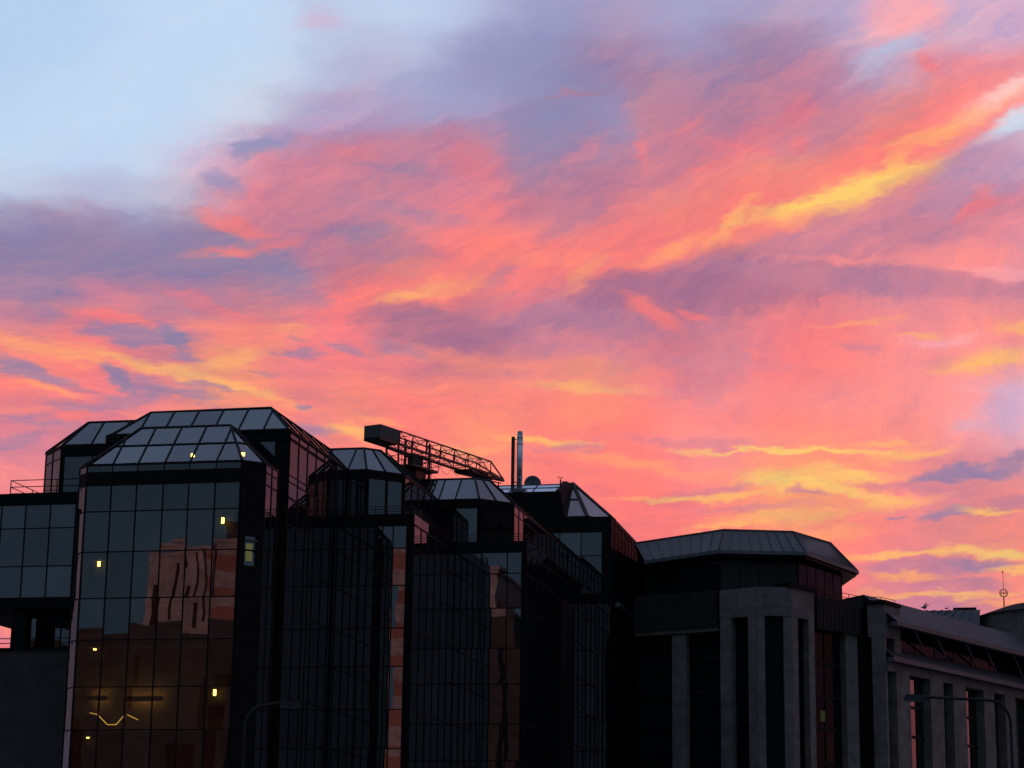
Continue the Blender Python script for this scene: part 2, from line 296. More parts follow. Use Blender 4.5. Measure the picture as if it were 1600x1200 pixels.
    s2 = new('ShaderNodeSeparateXYZ'); L.new(w2, s2.inputs[0])
    t = m('MULTIPLY_ADD', s2.outputs[0], 1/28, .5, clamp=True)
    acc = None
    c3 = new('ShaderNodeCombineColor')
    for q in range(3): L.new(t, c3.inputs[q])
    for i, row in enumerate(SKY_ROWS):
        if i and i % 7 == 0:
            s2 = new('ShaderNodeSeparateXYZ'); L.new(tie(w2, acc), s2.inputs[0])
            t = m('MULTIPLY_ADD', s2.outputs[0], 1/28, .5, clamp=True)
            c3 = new('ShaderNodeCombineColor')
            for q in range(3): L.new(t, c3.inputs[q])
        v0 = SKY_V0-(i-1)*SKY_DV
        f = mr(s2.outputs[1], v0, v0-SKY_DV) if i else None
        cv = new('ShaderNodeRGBCurve'); cm = cv.mapping
        cols = [rgb(row[j*3:j*3+3]) for j in range(33)]
        for ch in range(3):
            c = cm.curves[ch]; c.points[0].location = (0, cols[0][ch]); c.points[1].location = (1, cols[32][ch])
            for j in range(1, 32): c.points.new(j/32, cols[j][ch])
        cm.update()
        put(cv.inputs[0], 1.0); L.new(c3.outputs[0], cv.inputs[1])
        acc = cv.outputs[0] if acc is None else mix(f, acc, cv.outputs[0])
    # large folds and strokes, with frayed edges
    fn = noise(wf, 2.2, 7, .66, (2, 9, 6), (.45, 1.3, 1), 0)
    fray = m('MULTIPLY', m('SUBTRACT', fn.outputs[0], .52), 1.15)
    for i, (cu, cvv, hl, hw, ang, col, st, hard) in enumerate(CLOUDS):
        if i % 16 == 0: wk = tie(w3, acc)
        mp = new('ShaderNodeMapping', vector_type='TEXTURE'); L.new(wk, mp.inputs[0])
        mp.inputs[1].default_value = (cu, cvv, 0); mp.inputs[2].default_value = (0, 0, R(ang)); mp.inputs[3].default_value = (hl*1.25, hw*1.25, 1)
        ln = new('ShaderNodeVectorMath', operation='LENGTH'); L.new(mp.outputs[0], ln.inputs[0])
        acc = mix(mr(m('ADD', ln.outputs['Value'], fray), .95*hard+.02, 1.35-.35*hard, st, 0), acc, rgb(col)+[1])
    # fine wisps: shift the clouds between mauve and coral, leave the clear blue alone
    sc = new('ShaderNodeSeparateColor'); L.new(acc, sc.inputs[0])
    cloudy = mr(m('SUBTRACT', sc.outputs[0], sc.outputs[2]), -.16, .02, .12, 1)
    n1 = noise(wf, .85, 7, .64, (5, 5, 2), (.45, 1.45, 1), 0)
    n2 = noise(wf, 3.4, 5, .7, (9, 1, 5), (.48, 1.4, 1), 0)
    nn = m('ADD', m('MULTIPLY', m('SUBTRACT', n1.outputs[0], .515), .72), m('MULTIPLY', m('SUBTRACT', n2.outputs[0], .5), .42))
    nn = m('MULTIPLY', nn, cloudy)
    tint = new('ShaderNodeCombineXYZ'); 
    L.new(m('MULTIPLY', nn, .46), tint.inputs[0]); L.new(m('MULTIPLY', nn, .14), tint.inputs[1]); L.new(m('MULTIPLY', nn, -.05), tint.inputs[2])
    fg = new('ShaderNodeGamma'); L.new(vadd(acc, tint.outputs[0]), fg.inputs[0]); fg.inputs[1].default_value = 1.09; front = fg.outputs[0]
    # the rest of the dome: pink cloud in the west, slate blue in the east, pale overhead
    D = tc.outputs['Generated']
    g1 = noise(D, 3.2, 6, .6, (2, 1, 4), (1, 1, 3.2))
    cr = new('ShaderNodeValToRGB'); L.new(g1.outputs[0], cr.inputs[0])
    e = cr.color_ramp.elements; e[0].position = .33; e[0].color = rgb((125, 114, 145))+[1]; e[1].position = .66; e[1].color = rgb((228, 140, 105))+[1]
    for p, c in ((.42, (155, 108, 132)), (.5, (195, 114, 126)), (.58, (225, 117, 112))):
        k = e.new(p); k.color = rgb(c)+[1]
    up = mr(z, .30, .62)
    west = mix(up, cr.outputs[0], mix(mr(g1.outputs[0], .4, .6), rgb((143, 166, 207))+[1], rgb((169, 159, 196))+[1]))
    east = mix(mr(z, .35, .95), rgb((84, 103, 123))+[1], rgb((150, 172, 212))+[1])
    gen = mix(mr(m('ADD', y, m('MULTIPLY', x, .35)), .0, .75), east, west)
    W = m('MULTIPLY', m('MULTIPLY', mr(m('ABSOLUTE', u), 17, 13.6), mr(v, 29, 24.2)), mr(y, 0, .2))
    allc = mix(W, gen, front)
    gm = new('ShaderNodeGamma'); L.new(allc, gm.inputs[0]); gm.inputs[1].default_value = 2.2
    ground = mr(z, -.06, 0)
    fin = mix(ground, (.03, .03, .035, 1), gm.outputs[0])
    bg = new('ShaderNodeBackground'); L.new(fin, bg.inputs[0]); bg.inputs[1].default_value = 1.0
    out = new('ShaderNodeOutputWorld'); L.new(bg.outputs[0], out.inputs[0])
    w.cycles.sampling_method = 'MANUAL'; w.cycles.sample_map_resolution = 512
build_sky()
# low red sun behind the roofs, almost at the horizon
sl = bpy.data.lights.new('sun', 'SUN'); sl.energy = 2.0; sl.angle = R(.6); sl.color = (1, .64, .58)
so = bpy.data.objects.new('sun', sl); COL.objects.link(so)
SUN_AZ, SUN_EL = 6.0, 1.0
d = Vector((math.sin(R(SUN_AZ))*math.cos(R(SUN_EL)), math.cos(R(SUN_AZ))*math.cos(R(SUN_EL)), math.sin(R(SUN_EL))))
so.rotation_euler = d.to_track_quat('Z', 'Y').to_euler()

# ---------------------------------------------------------------- local frame
# The glass office stands turned 12.3 degrees: a = metres to the right along its fronts,
# b = metres away along its sides, z = height above the street.
TH = R(12.3)
EA = Vector((math.cos(TH), -math.sin(TH), 0)); EB = Vector((math.sin(TH), math.cos(TH), 0))
ORG = {}
def W(a, b, z=0): return EA*a+EB*b+Vector((0, 0, z))
def thing(name, label, cat, a, b, z=0, group=None):
    o = bpy.data.objects.new(name, None); COL.objects.link(o)
    o.empty_display_size = .5
    o.location = W(a, b, z); o.rotation_euler = (0, 0, -TH)
    o['label'] = label; o['category'] = cat
    if group: o['group'] = group
    ORG[o.name] = Vector((a, b, z)); return o
class MB:
    def __init__(s): s.v = []; s.f = []
    def poly(s, pts):
        i = len(s.v); s.v += [Vector(p) for p in pts]; s.f.append(tuple(range(i, i+len(pts)))); return s
    def hexa(s, p):           # p: 8 corners, bottom ring then top ring
        i = len(s.v); s.v += [Vector(q) for q in p]
        for f in ((3, 2, 1, 0), (4, 5, 6, 7), (0, 1, 5, 4), (1, 2, 6, 5), (2, 3, 7, 6), (3, 0, 4, 7)): s.f.append(tuple(i+k for k in f))
        return s
    def box(s, a0, a1, b0, b1, z0, z1):
        return s.hexa([(a0, b0, z0), (a1, b0, z0), (a1, b1, z0), (a0, b1, z0), (a0, b0, z1), (a1, b0, z1), (a1, b1, z1), (a0, b1, z1)])
    def wall(s, P, Q, u0, u1, z0, z1, o0, o1):   # slab on the vertical plane P>Q between offsets o0..o1 outward
        d = Vector((Q[0]-P[0], Q[1]-P[1])).normalized(); n = Vector((d.y, -d.x)); P = Vector(P[:2])
        r = [P+d*u0+n*o1, P+d*u1+n*o1, P+d*u1+n*o0, P+d*u0+n*o0]
        return s.hexa([(q.x, q.y, z0) for q in r]+[(q.x, q.y, z1) for q in r])
    def prism(s, pl, z0, z1):
        n = len(pl); i = len(s.v)
        s.v += [Vector((p[0], p[1], z0)) for p in pl]+[Vector((p[0], p[1], z1)) for p in pl]
        s.f.append(tuple(i+k for k in reversed(range(n)))); s.f.append(tuple(i+n+k for k in range(n)))
        for k in range(n): j = (k+1) % n; s.f.append((i+k, i+j, i+n+j, i+n+k))
        return s
    def loft(s, r0, r1):      # two rings of 3D points
        n = len(r0); i = len(s.v); s.v += [Vector(p) for p in r0]+[Vector(p) for p in r1]
        s.f.append(tuple(i+k for k in reversed(range(n)))); s.f.append(tuple(i+n+k for k in range(n)))
        for k in range(n): j = (k+1) % n; s.f.append((i+k, i+j, i+n+j, i+n+k))
        return s
    def beam(s, p, q, w, h=None, up=(0, 0, 1)):
        p = Vector(p); q = Vector(q); h = h or w; d = (q-p).normalized(); up = Vector(up)
        if abs(d.dot(up)) > .98: up = Vector((0, 1, 0))
        x = d.cross(up).normalized()*w/2; y = x.cross(d).normalized()*h/2
        return s.hexa([p-x-y, p+x-y, p+x+y, p-x+y, q-x-y, q+x-y, q+x+y, q-x+y])
    def tube(s, p, q, r0, r1=None, n=12):
        p = Vector(p); q = Vector(q); r1 = r0 if r1 is None else r1; d = (q-p).normalized()
        x = d.orthogonal().normalized(); y = d.cross(x)
        return s.loft([p+(x*math.cos(t)+y*math.sin(t))*r0 for t in [k*math.tau/n for k in range(n)]],
                      [q+(x*math.cos(t)+y*math.sin(t))*r1 for t in [k*math.tau/n for k in range(n)]])
    def path(s, pts, r, n=8):
        for p, q in zip(pts, pts[1:]): s.tube(p, q, r, r, n)
        return s
    def build(s, name, mat, parent, label=None, smooth=False):
        org = ORG[parent.name]
        me = bpy.data.meshes.new(name); me.from_pydata([v-org for v in s.v], [], s.f)
        me.materials.append(mat)
        if smooth:
            for p in me.polygons: p.use_smooth = True
        o = bpy.data.objects.new(name, me); COL.objects.link(o); o.parent = parent; ORG[o.name] = org
        if label: o['label'] = label
        return o

# ---------------------------------------------------------------- materials
def mat_new(name):
    m = bpy.data.materials.new(name); m.use_nodes = True; nt = m.node_tree; nt.nodes.clear()
    out = nt.nodes.new('ShaderNodeOutputMaterial'); return m, nt, out
def coords(nt, scale=(1, 1, 1), rand=False):
    tc = nt.nodes.new('ShaderNodeTexCoord'); mp = nt.nodes.new('ShaderNodeMapping'); nt.links.new(tc.outputs['Object'], mp.inputs[0])
    mp.inputs[3].default_value = scale
    if rand:
        oi = nt.nodes.new('ShaderNodeObjectInfo'); mu = nt.nodes.new('ShaderNodeMath'); mu.operation = 'MULTIPLY'; mu.inputs[1].default_value = 97
        nt.links.new(oi.outputs['Random'], mu.inputs[0]); nt.links.new(mu.outputs[0], mp.inputs[1])
    return mp.outputs[0]
def tex_noise(nt, vec, scale, detail=4, rough=.55):
    n = nt.nodes.new('ShaderNodeTexNoise'); nt.links.new(vec, n.inputs['Vector']); n.inputs['Scale'].default_value = scale
    n.inputs['Detail'].default_value = detail; n.inputs['Roughness'].default_value = rough; return n
def ramp(nt, value, stops):
    r = nt.nodes.new('ShaderNodeValToRGB'); nt.links.new(value, r.inputs[0]); e = r.color_ramp.elements
    e[0].position, e[0].color = stops[0][0], (*stops[0][1], 1); e[1].position, e[1].color = stops[-1][0], (*stops[-1][1], 1)
    for p, c in stops[1:-1]: k = e.new(p); k.color = (*c, 1)
    return r.outputs[0]
def plain(name, c0, c1, rough=.6, metal=0, scale=1.2, stretch=(1, 1, 1), bump=.0, spec=.5):
    m, nt, out = mat_new(name); b = nt.nodes.new('ShaderNodeBsdfPrincipled'); nt.links.new(b.outputs[0], out.inputs[0])
    v = coords(nt, stretch); n = tex_noise(nt, v, scale, 6, .6)
    nt.links.new(ramp(nt, n.outputs[0], [(.3, c0), (.7, c1)]), b.inputs['Base Color'])
    b.inputs['Roughness'].default_value = rough; b.inputs['Metallic'].default_value = metal; b.inputs['Specular IOR Level'].default_value = spec
    if bump:
        bp = nt.nodes.new('ShaderNodeBump'); bp.inputs['Strength'].default_value = bump; bp.inputs['Distance'].default_value = .02
        n2 = tex_noise(nt, v, scale*9, 5); nt.links.new(n2.outputs[0], bp.inputs['Height']); nt.links.new(bp.outputs[0], b.inputs['Normal'])
    return m
def blocks(name, c0, c1, mortar, bw, bh, rough=.85, joint=.02):
    """stone or brick courses: u runs along both horizontal axes, v up"""
    m, nt, out = mat_new(name); b = nt.nodes.new('ShaderNodeBsdfPrincipled'); nt.links.new(b.outputs[0], out.inputs[0])
    tc = nt.nodes.new('ShaderNodeTexCoord'); sp = nt.nodes.new('ShaderNodeSeparateXYZ'); nt.links.new(tc.outputs['Object'], sp.inputs[0])
    ad = nt.nodes.new('ShaderNodeMath'); ad.operation = 'ADD'; nt.links.new(sp.outputs[0], ad.inputs[0]); nt.links.new(sp.outputs[1], ad.inputs[1])
    cb = nt.nodes.new('ShaderNodeCombineXYZ'); nt.links.new(ad.outputs[0], cb.inputs[0]); nt.links.new(sp.outputs[2], cb.inputs[1])
    br = nt.nodes.new('ShaderNodeTexBrick'); nt.links.new(cb.outputs[0], br.inputs['Vector']); br.inputs['Scale'].default_value = 1
    br.inputs['Brick Width'].default_value = bw; br.inputs['Row Height'].default_value = bh; br.inputs['Mortar Size'].default_value = joint
    br.inputs['Color1'].default_value = (*c0, 1); br.inputs['Color2'].default_value = (*c1, 1); br.inputs['Mortar'].default_value = (*mortar, 1)
    n = tex_noise(nt, tc.outputs['Object'], .9, 7, .65)
    mx = nt.nodes.new('ShaderNodeMix'); mx.data_type = 'RGBA'; mx.blend_type = 'MULTIPLY'; mx.inputs[0].default_value = 1
    nt.links.new(br.outputs['Color'], mx.inputs[6]); nt.links.new(ramp(nt, n.outputs[0], [(.3, (.55, .55, .55)), (.65, (1.1, 1.1, 1.1))]), mx.inputs[7])
    nt.links.new(mx.outputs[2], b.inputs['Base Color']); b.inputs['Roughness'].default_value = rough
    bp = nt.nodes.new('ShaderNodeBump'); bp.inputs['Strength'].default_value = .5; bp.inputs['Distance'].default_value = .01
    nt.links.new(br.outputs[1], bp.inputs['Height']); bp.invert = True; nt.links.new(bp.outputs[0], b.inputs['Normal'])
    return m
def glass(name, ior, clear=0., tilt=.0075, wave=.0040, rear=(.006, .007, .008), tint=(1, 1, 1)):
    """mirror-coated facade glass: Fresnel reflection over either the dark room or a see-through pane"""
    m, nt, out = mat_new(name); N = nt.nodes; L = nt.links
    geo = N.new('ShaderNodeNewGeometry'); oi = N.new('ShaderNodeObjectInfo')
    wn = N.new('ShaderNodeTexWhiteNoise'); wn.noise_dimensions = '1D'
    mu = N.new('ShaderNodeMath'); mu.operation = 'MULTIPLY'; mu.inputs[1].default_value = 531; L.new(oi.outputs['Random'], mu.inputs[0]); L.new(mu.outputs[0], wn.inputs['W'])
    sb = N.new('ShaderNodeVectorMath'); sb.operation = 'SUBTRACT'; L.new(wn.outputs['Color'], sb.inputs[0]); sb.inputs[1].default_value = (.5, .5, .5)
    v = coords(nt, (1, 1, 1), True)
    nz = tex_noise(nt, v, .75, 2, .4)
    sn = N.new('ShaderNodeVectorMath'); sn.operation = 'SUBTRACT'; L.new(nz.outputs['Color'], sn.inputs[0]); sn.inputs[1].default_value = (.5, .5, .5)
    k1 = N.new('ShaderNodeVectorMath'); k1.operation = 'SCALE'; k1.inputs['Scale'].default_value = tilt; L.new(sb.outputs[0], k1.inputs[0])
    k2 = N.new('ShaderNodeVectorMath'); k2.operation = 'SCALE'; k2.inputs['Scale'].default_value = wave; L.new(sn.outputs[0], k2.inputs[0])
    a1 = N.new('ShaderNodeVectorMath'); L.new(k1.outputs[0], a1.inputs[0]); L.new(k2.outputs[0], a1.inputs[1])
    a2 = N.new('ShaderNodeVectorMath'); L.new(geo.outputs['Normal'], a2.inputs[0]); L.new(a1.outputs[0], a2.inputs[1])
    nm = N.new('ShaderNodeVectorMath'); nm.operation = 'NORMALIZE'; L.new(a2.outputs[0], nm.inputs[0])
    fr = N.new('ShaderNodeFresnel'); fr.inputs['IOR'].default_value = ior; L.new(nm.outputs[0], fr.inputs['Normal'])
    gl = N.new('ShaderNodeBsdfGlossy'); gl.inputs['Roughness'].default_value = 0; gl.inputs['Color'].default_value = (*tint, 1); L.new(nm.outputs[0], gl.inputs['Normal'])
    df = N.new('ShaderNodeBsdfDiffuse'); df.inputs['Color'].default_value = (*rear, 1)
    base = df.outputs[0]
    if clear:
        tr = N.new('ShaderNodeBsdfTransparent'); tr.inputs['Color'].default_value = (clear, clear*.97, clear*.9, 1); base = tr.outputs[0]
    bf = N.new('ShaderNodeMath'); bf.operation = 'SUBTRACT'; bf.inputs[0].default_value = 1; L.new(geo.outputs['Backfacing'], bf.inputs[1])
    fb = N.new('ShaderNodeMath'); fb.operation = 'MULTIPLY'; L.new(fr.outputs[0], fb.inputs[0]); L.new(bf.outputs[0], fb.inputs[1])
    vr = N.new('ShaderNodeMath'); vr.operation = 'MULTIPLY_ADD'; vr.inputs[1].default_value = .28; vr.inputs[2].default_value = .80; L.new(wn.outputs['Value'], vr.inputs[0])
    f2 = N.new('ShaderNodeMath'); f2.operation = 'MULTIPLY'; L.new(fb.outputs[0], f2.inputs[0]); L.new(vr.outputs[0], f2.inputs[1])
    mx = N.new('ShaderNodeMixShader'); L.new(f2.outputs[0], mx.inputs[0]); L.new(base, mx.inputs[1]); L.new(gl.outputs[0], mx.inputs[2]); L.new(mx.outputs[0], out.inputs[0])
    return m
def emit(name, col, st):
    m, nt, out = mat_new(name); e = nt.nodes.new('ShaderNodeEmission'); e.inputs[0].default_value = (*col, 1); e.inputs[1].default_value = st
    n = tex_noise(nt, coords(nt), 9, 2); mu = nt.nodes.new('ShaderNodeMath'); mu.operation = 'MULTIPLY_ADD'; nt.links.new(n.outputs[0], mu.inputs[0]); mu.inputs[1].default_value = st*.8; mu.inputs[2].default_value = st*.6
    nt.links.new(mu.outputs[0], e.inputs[1]); nt.links.new(e.outputs[0], out.inputs[0]); return m
GLASS = glass('coated_glass', 2.3)
CLEAR = glass('clear_coated_glass', 2.2, clear=.62)
ROOFG = glass('roof_glass', 2.0, tilt=.002, wave=.004)
SOFTG = glass('window_glass', 1.45, wave=.006)
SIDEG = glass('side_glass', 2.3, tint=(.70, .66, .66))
SKYL = plain('skylight_panel', (.62, .64, .72), (.75, .77, .84), .2, 0, 2)  # pale colour stands in for bright sky mirrored in the skylight glass
DIMG = glass('dim_glass', 1.35, wave=.006, tint=(.30, .28, .30))
FAINT = glass('faint_glass', 1.3, wave=.006, tint=(.09, .08, .085))
ORANGELIT = plain('orange_lit_metal', (.65, .28, .12), (.8, .38, .16), .35, .9, 6)  # orange sky glow on the globe is put into the metal colour
FRAME = plain('bronze_frame', (.006, .0055, .0055), (.012, .010, .010), .55, 0, spec=.12)
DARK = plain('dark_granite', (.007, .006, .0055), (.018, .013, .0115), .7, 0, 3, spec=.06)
COREW = plain('stair_wall', (.10, .08, .06), (.17, .14, .10), .9)
INNER = plain('dim_interior', (.03, .028, .025), (.05, .045, .04), .9)
STONE = blocks('pale_stone', (.135, .114, .097), (.172, .145, .123), (.075, .066, .058), 1.1, .62, .85, .012)
RIB = plain('ribbed_cladding', (.014, .011, .011), (.026, .02, .019), .65, 0, 2, (1, 1, .3), spec=.25)
METAL = plain('zinc_roof', (.034, .029, .030), (.056, .049, .051), .6, .1, .8, (1, 1, .4))
GUTTER = plain('gutter_metal', (.08, .073, .076), (.12, .11, .113), .6, .1)
STEEL = plain('crane_steel', (.03, .012, .012), (.055, .02, .018), .5, .3)
STEELD = plain('counterweight_concrete', (.05, .042, .040), (.085, .07, .065), .85)
CHROME = plain('stainless_flue', (.35, .36, .38), (.5, .51, .54), .35, .9, 3, (1, 1, 3))
DISH = plain('dish_grey', (.10, .10, .11), (.15, .15, .16), .6)
BRICKD = blocks('dark_brick', (.045, .035, .032), (.065, .05, .045), (.05, .045, .042), .45, .15, .9, .01)
BRICKP = blocks('pink_brick', (.36, .27, .27), (.43, .32, .32), (.36, .30, .30), .9, .3, .9, .01)
REDB = plain('red_panel', (.26, .095, .075), (.34, .13, .10), .8)
BROWNB = blocks('brown_brick', (.05, .04, .038), (.07, .055, .05), (.05, .045, .042), .45, .15, .9, .01)
FEATHER = plain('gull_feathers', (.05, .05, .055), (.12, .12, .12), .8, 0, 9)
LAMPG = plain('galvanised_steel', (.020, .020, .020), (.034, .033, .032), .7, 0, spec=.1)
ASPH = plain('asphalt', (.04, .04, .042), (.06, .06, .062), .9, 0, 3, (1, 1, 1), .4)
PAVE = blocks('paving', (.16, .155, .15), (.2, .19, .18), (.1, .1, .1), .6, .6, .9, .01)
LAMPY = emit('lamp_glow', (1, .70, .12), 16)
MIRRORY = emit('mirrored_glow', (1, .60, .10), 1.7)
TUBEW = emit('tube_glow', (1, .55, .14), 12.0)
ROOM = emit('lit_room', (.50, .52, .18), .17)
ROOM2 = emit('lit_office', (.42, .50, .20), .05)

# ---------------------------------------------------------------- builders
def lerp(p, q, t): return Vector(p).lerp(Vector(q), t)
def curtain(t, P, Q, us, zs, mat=GLASS, name='window', bars=.055, skip=(), proud=.07, lo=0):
    """glass wall on the plane P>Q (left to right from outside): one mesh per pane and one for the bars"""
    for i in range(len(us)-1):
        for j in range(len(zs)-1):
            if (i, j) in skip: continue
            MB().wall(P, Q, us[i]+.012, us[i+1]-.012, zs[j]+.012, zs[j+1]-.012, .012, .035).build(name, mat, t)
    f = MB()
    for k, u in enumerate(us): f.wall(P, Q, u-bars/2, u+bars/2, zs[0], zs[-1], .0, proud)
    for z in zs:
        for i in range(len(us)-1): f.wall(P, Q, us[i]+bars/2+.001, us[i+1]-bars/2-.001, z-bars/2, z+bars/2, .0, proud-.015)
    return f.build('mullions', FRAME, t)
def clip(poly, nx, ny, c):       # keep nx*x + ny*y <= c
    out = []
    for i in range(len(poly)):
        p, q = poly[i], poly[(i+1) % len(poly)]; dp, dq = nx*p[0]+ny*p[1]-c, nx*q[0]+ny*q[1]-c
        if dp <= 0: out.append(p)
        if dp*dq < 0: k = dp/(dp-dq); out.append((p[0]+(q[0]-p[0])*k, p[1]+(q[1]-p[1])*k))
    return out
def slope(t, bl, br, tr, tl, nu, nv, mat=ROOFG, name='roof_pane', w=.06, h=.08, edge=.10, xs=None):
    """glazed roof slope between four corners (a triangle when tl == tr); the bars run straight up the slope"""
    bl, br, tr, tl = map(Vector, (bl, br, tr, tl))
    X = (br-bl).normalized(); n = (br-bl).cross((tl+tr)/2-(bl+br)/2).normalized(); Y = n.cross(X)
    flat = lambda p: ((p-bl).dot(X), (p-bl).dot(Y)); up = lambda x, y: bl+X*x+Y*y
    face = [flat(p) for p in (bl, br, tr, tl)]
    if (tr-tl).length < 1e-3: face = face[:3]
    x0, x1 = min(p[0] for p in face), max(p[0] for p in face); H = max(p[1] for p in face); L = (br-bl).length
    cuts = xs if xs is not None else [L*k/nu for k in range(1, nu)]
    cx = [x0-1]+sorted(cuts)+[x1+1]; cy = [H*k/nv for k in range(nv+1)]
    for i in range(len(cx)-1):
        for j in range(nv):
            q = clip(clip(clip(clip(face, -1, 0, -cx[i]), 1, 0, cx[i+1]), 0, -1, -cy[j]+1e-6), 0, 1, cy[j+1]+1e-6)
            if len(q) < 3: continue
            ar = abs(sum(q[k][0]*q[(k+1) % len(q)][1]-q[(k+1) % len(q)][0]*q[k][1] for k in range(len(q))))/2
            if ar < .02: continue
            b = MB(); m = len(q); b.v += [up(*p) for p in q]+[up(*p)+n*.02 for p in q]
            b.f.append(tuple(reversed(range(m)))); b.f.append(tuple(range(m, 2*m)))
            for k in range(m): b.f.append((k, (k+1) % m, m+(k+1) % m, m+k))
            b.build(name, mat, t)
    f = MB(); O = n*.03
    for x in cuts:
        c = clip(clip(face, -1, 0, -(x-.001)), 1, 0, x+.001)
        if len(c) > 2:
            ys = [p[1] for p in c]
            if max(ys)-min(ys) > .15: f.beam(up(x, min(ys))+O, up(x, max(ys))+O, w, h, n)
    for y in cy[1:-1]:
        c = clip(clip(face, 0, -1, -(y-.001)), 0, 1, y+.001)
        if len(c) > 2: px = [p[0] for p in c]; f.beam(up(min(px), y)+O*.93, up(max(px), y)+O*.93, w, h*.9, n)
    f.beam(bl+O, tl+O, edge, h, n); f.beam(br+O, tr+O, edge, h, n)
    if (tr-tl).length > .05: f.beam(tl+O*.9, tr+O*.9, edge*.8, h*.9, n)
    f.build('roof_bars', FRAME, t); return n
def rail(t, pts, z, h=1.0, n=3, post=1.3, mat=FRAME, name='railing', r=.022):
    f = MB()
    pts = [Vector((p[0], p[1], z)) for p in pts]
    for k in range(n):
        zz = h*(k+1)/n
        f.path([p+Vector((0, 0, zz)) for p in pts], r, 6)
    for p, q in zip(pts, pts[1:]):
        m = max(1, round((q-p).length/post))
        for k in range(m+1): c = lerp(p, q, k/m); f.beam(c, c+Vector((0, 0, h)), .04, .04)
    return f.build(name, mat, t)
LV = [0.05, 1.25, 3.25, 5.2, 7.2, 9.24, 11.16, 13.28, 15.18, 17.32, 19.2]    # transoms shared by all glass blocks
def span(n0, n1, step):
    L = abs(n1-n0); k = max(1, round(L/step)); return [L*i/k for i in range(k+1)]
GB = 'stepped glass office blocks in a row'

# ================================================================ block 1: the lit stair tower at the left
t = thing('glass_office_block', 'glass stair tower at the left with small yellow lamps glowing behind its front panes', 'office building', -36, 93.5, 0, GB)
FL, FR = (-40.19, 92.26), (-32.68, 92.26); CL = (-40.83, 92.9); CR = (-31.85, 93.1); CE = (-31.85, 94.9)
us = [0, 1.23, 2.47, 3.77, 5.0, 6.28, 7.48]; TL = LV+[20.43]; sc = [0, .9, 1.8]
curtain(t, FL, FR, us, TL, CLEAR)
curtain(t, CL, FL, [0, .9], TL, GLASS)
curtain(t, CR, CE, sc, TL, SIDEG)
curtain(t, FL, FR, us, [21.05, 21.36], CLEAR, bars=.04)
curtain(t, CL, FL, [0, .9], [21.05, 21.36], GLASS, bars=.04)
curtain(t, CR, CE, sc, [21.02, 21.36], SIDEG, bars=.04)
b = MB(); b.wall(FL, FR, 0, 7.51, 20.46, 21.02, -.05, .06); b.wall(CL, FL, 0, .9, 20.46, 21.02, -.05, .05); b.build('fascia', DARK, t)
curtain(t, CR, CE, sc, [20.46, 20.99], SIDEG, name='spandrel', bars=.03)
# solid chamfered pier on the right front corner, with one lit window
b = MB()
b.wall(FR, CR, .03, 1.17, 18.0, 21.36, -.2, .03); b.wall(FR, CR, .03, 1.17, .05, 16.62, -.2, .03)
b.wall(FR, CR, .03, .3, 16.62, 18.0, -.2, .03); b.wall(FR, CR, .93, 1.17, 16.62, 18.0, -.2, .03)
for z in TL[4:-1]: b.wall(FR, CR, .03, 1.17, z-.04, z+.04, .03, .05)
b.build('pier', DARK, t)
MB().wall(FR, CR, .3, .93, 16.62, 18.0, -.12, -.10).build('window', GLASS, t)
MB().wall(FR, CR, .42, .74, 16.85, 17.65, -.095, -.07).build('lit_blind', ROOM, t, 'pale green lit window')
MB().wall(FR, CR, .3, .93, 17.76, 17.83, -.06, .04).build('window_hood', GUTTER, t)
# room behind the front glass: slabs and back wall
MB().box(-40.7, -32.2, 94.2, 94.45, 0.05, 20.9).build('stair_core', COREW, t)
b = MB()
for z in TL[1::2]: b.box(-40.6, -32.5, 92.6, 94.19, z-.22, z-.02)
b.build('floor_slabs', INNER, t)
b = MB().box(-40.78, -40.62, 93.1, 94.8, .05, 20.9); b.box(-32.1, -31.93, 93.3, 94.8, .05, 21.3); b.box(-40.7, -32.0, 94.6, 94.85, .05, 21.3); b.build('side_walls', INNER, t)
for (a, z) in ((-33.96, 18.90), (-39.93, 17.02), (-39.88, 13.13), (-33.97, 11.01), (-39.97, 9.11)):
    lamp = MB().box(a-.055, a+.055, 93.53, 93.61, z-.14, z+.13).build('wall_lamp', LAMPY, t, 'small glowing yellow wall lamp behind the glass')
    MB().box(a-.03, a+.03, 93.615, 94.19, z+.135, z+.18).build('bracket', FRAME, lamp)
    MB().box(a-.45, a+.45, 93.90, 94.17, z-.6, z+.9).build('lamp_niche', INNER, lamp)
zig = [(-39.91, 10.12), (-39.52, 10.03), (-39.03, 9.58), (-38.60, 9.58), (-38.25, 9.99)]
f = MB()
for p, q in zip(zig, zig[1:]): f.beam((p[0], 93.5, p[1]), (q[0], 93.5, q[1]), .03, .03)
f.beam((-38.10, 93.5, 10.03), (-37.56, 93.5, 9.79), .03, .03)
f.build('mirrored_zigzag', MIRRORY, t, 'thin yellow zigzag reflection of a lit storefront, drawn as glowing bars')  # storefront reflection, drawn as glowing bars behind the glass
for (a0, a1, z) in ((-40.1, -39.3, 10.9), (-38.2, -36.6, 10.86)): MB().box(a0, a1, 93.85, 93.93, z-.05, z).build('added_tube', TUBEW, t); MB().box(a0-.1, a1+.1, 93.72, 93.76, z-.20, z+.02).build('tube_screen', INNER, t)  # tubes added for the warm room glow, each hidden by an added board
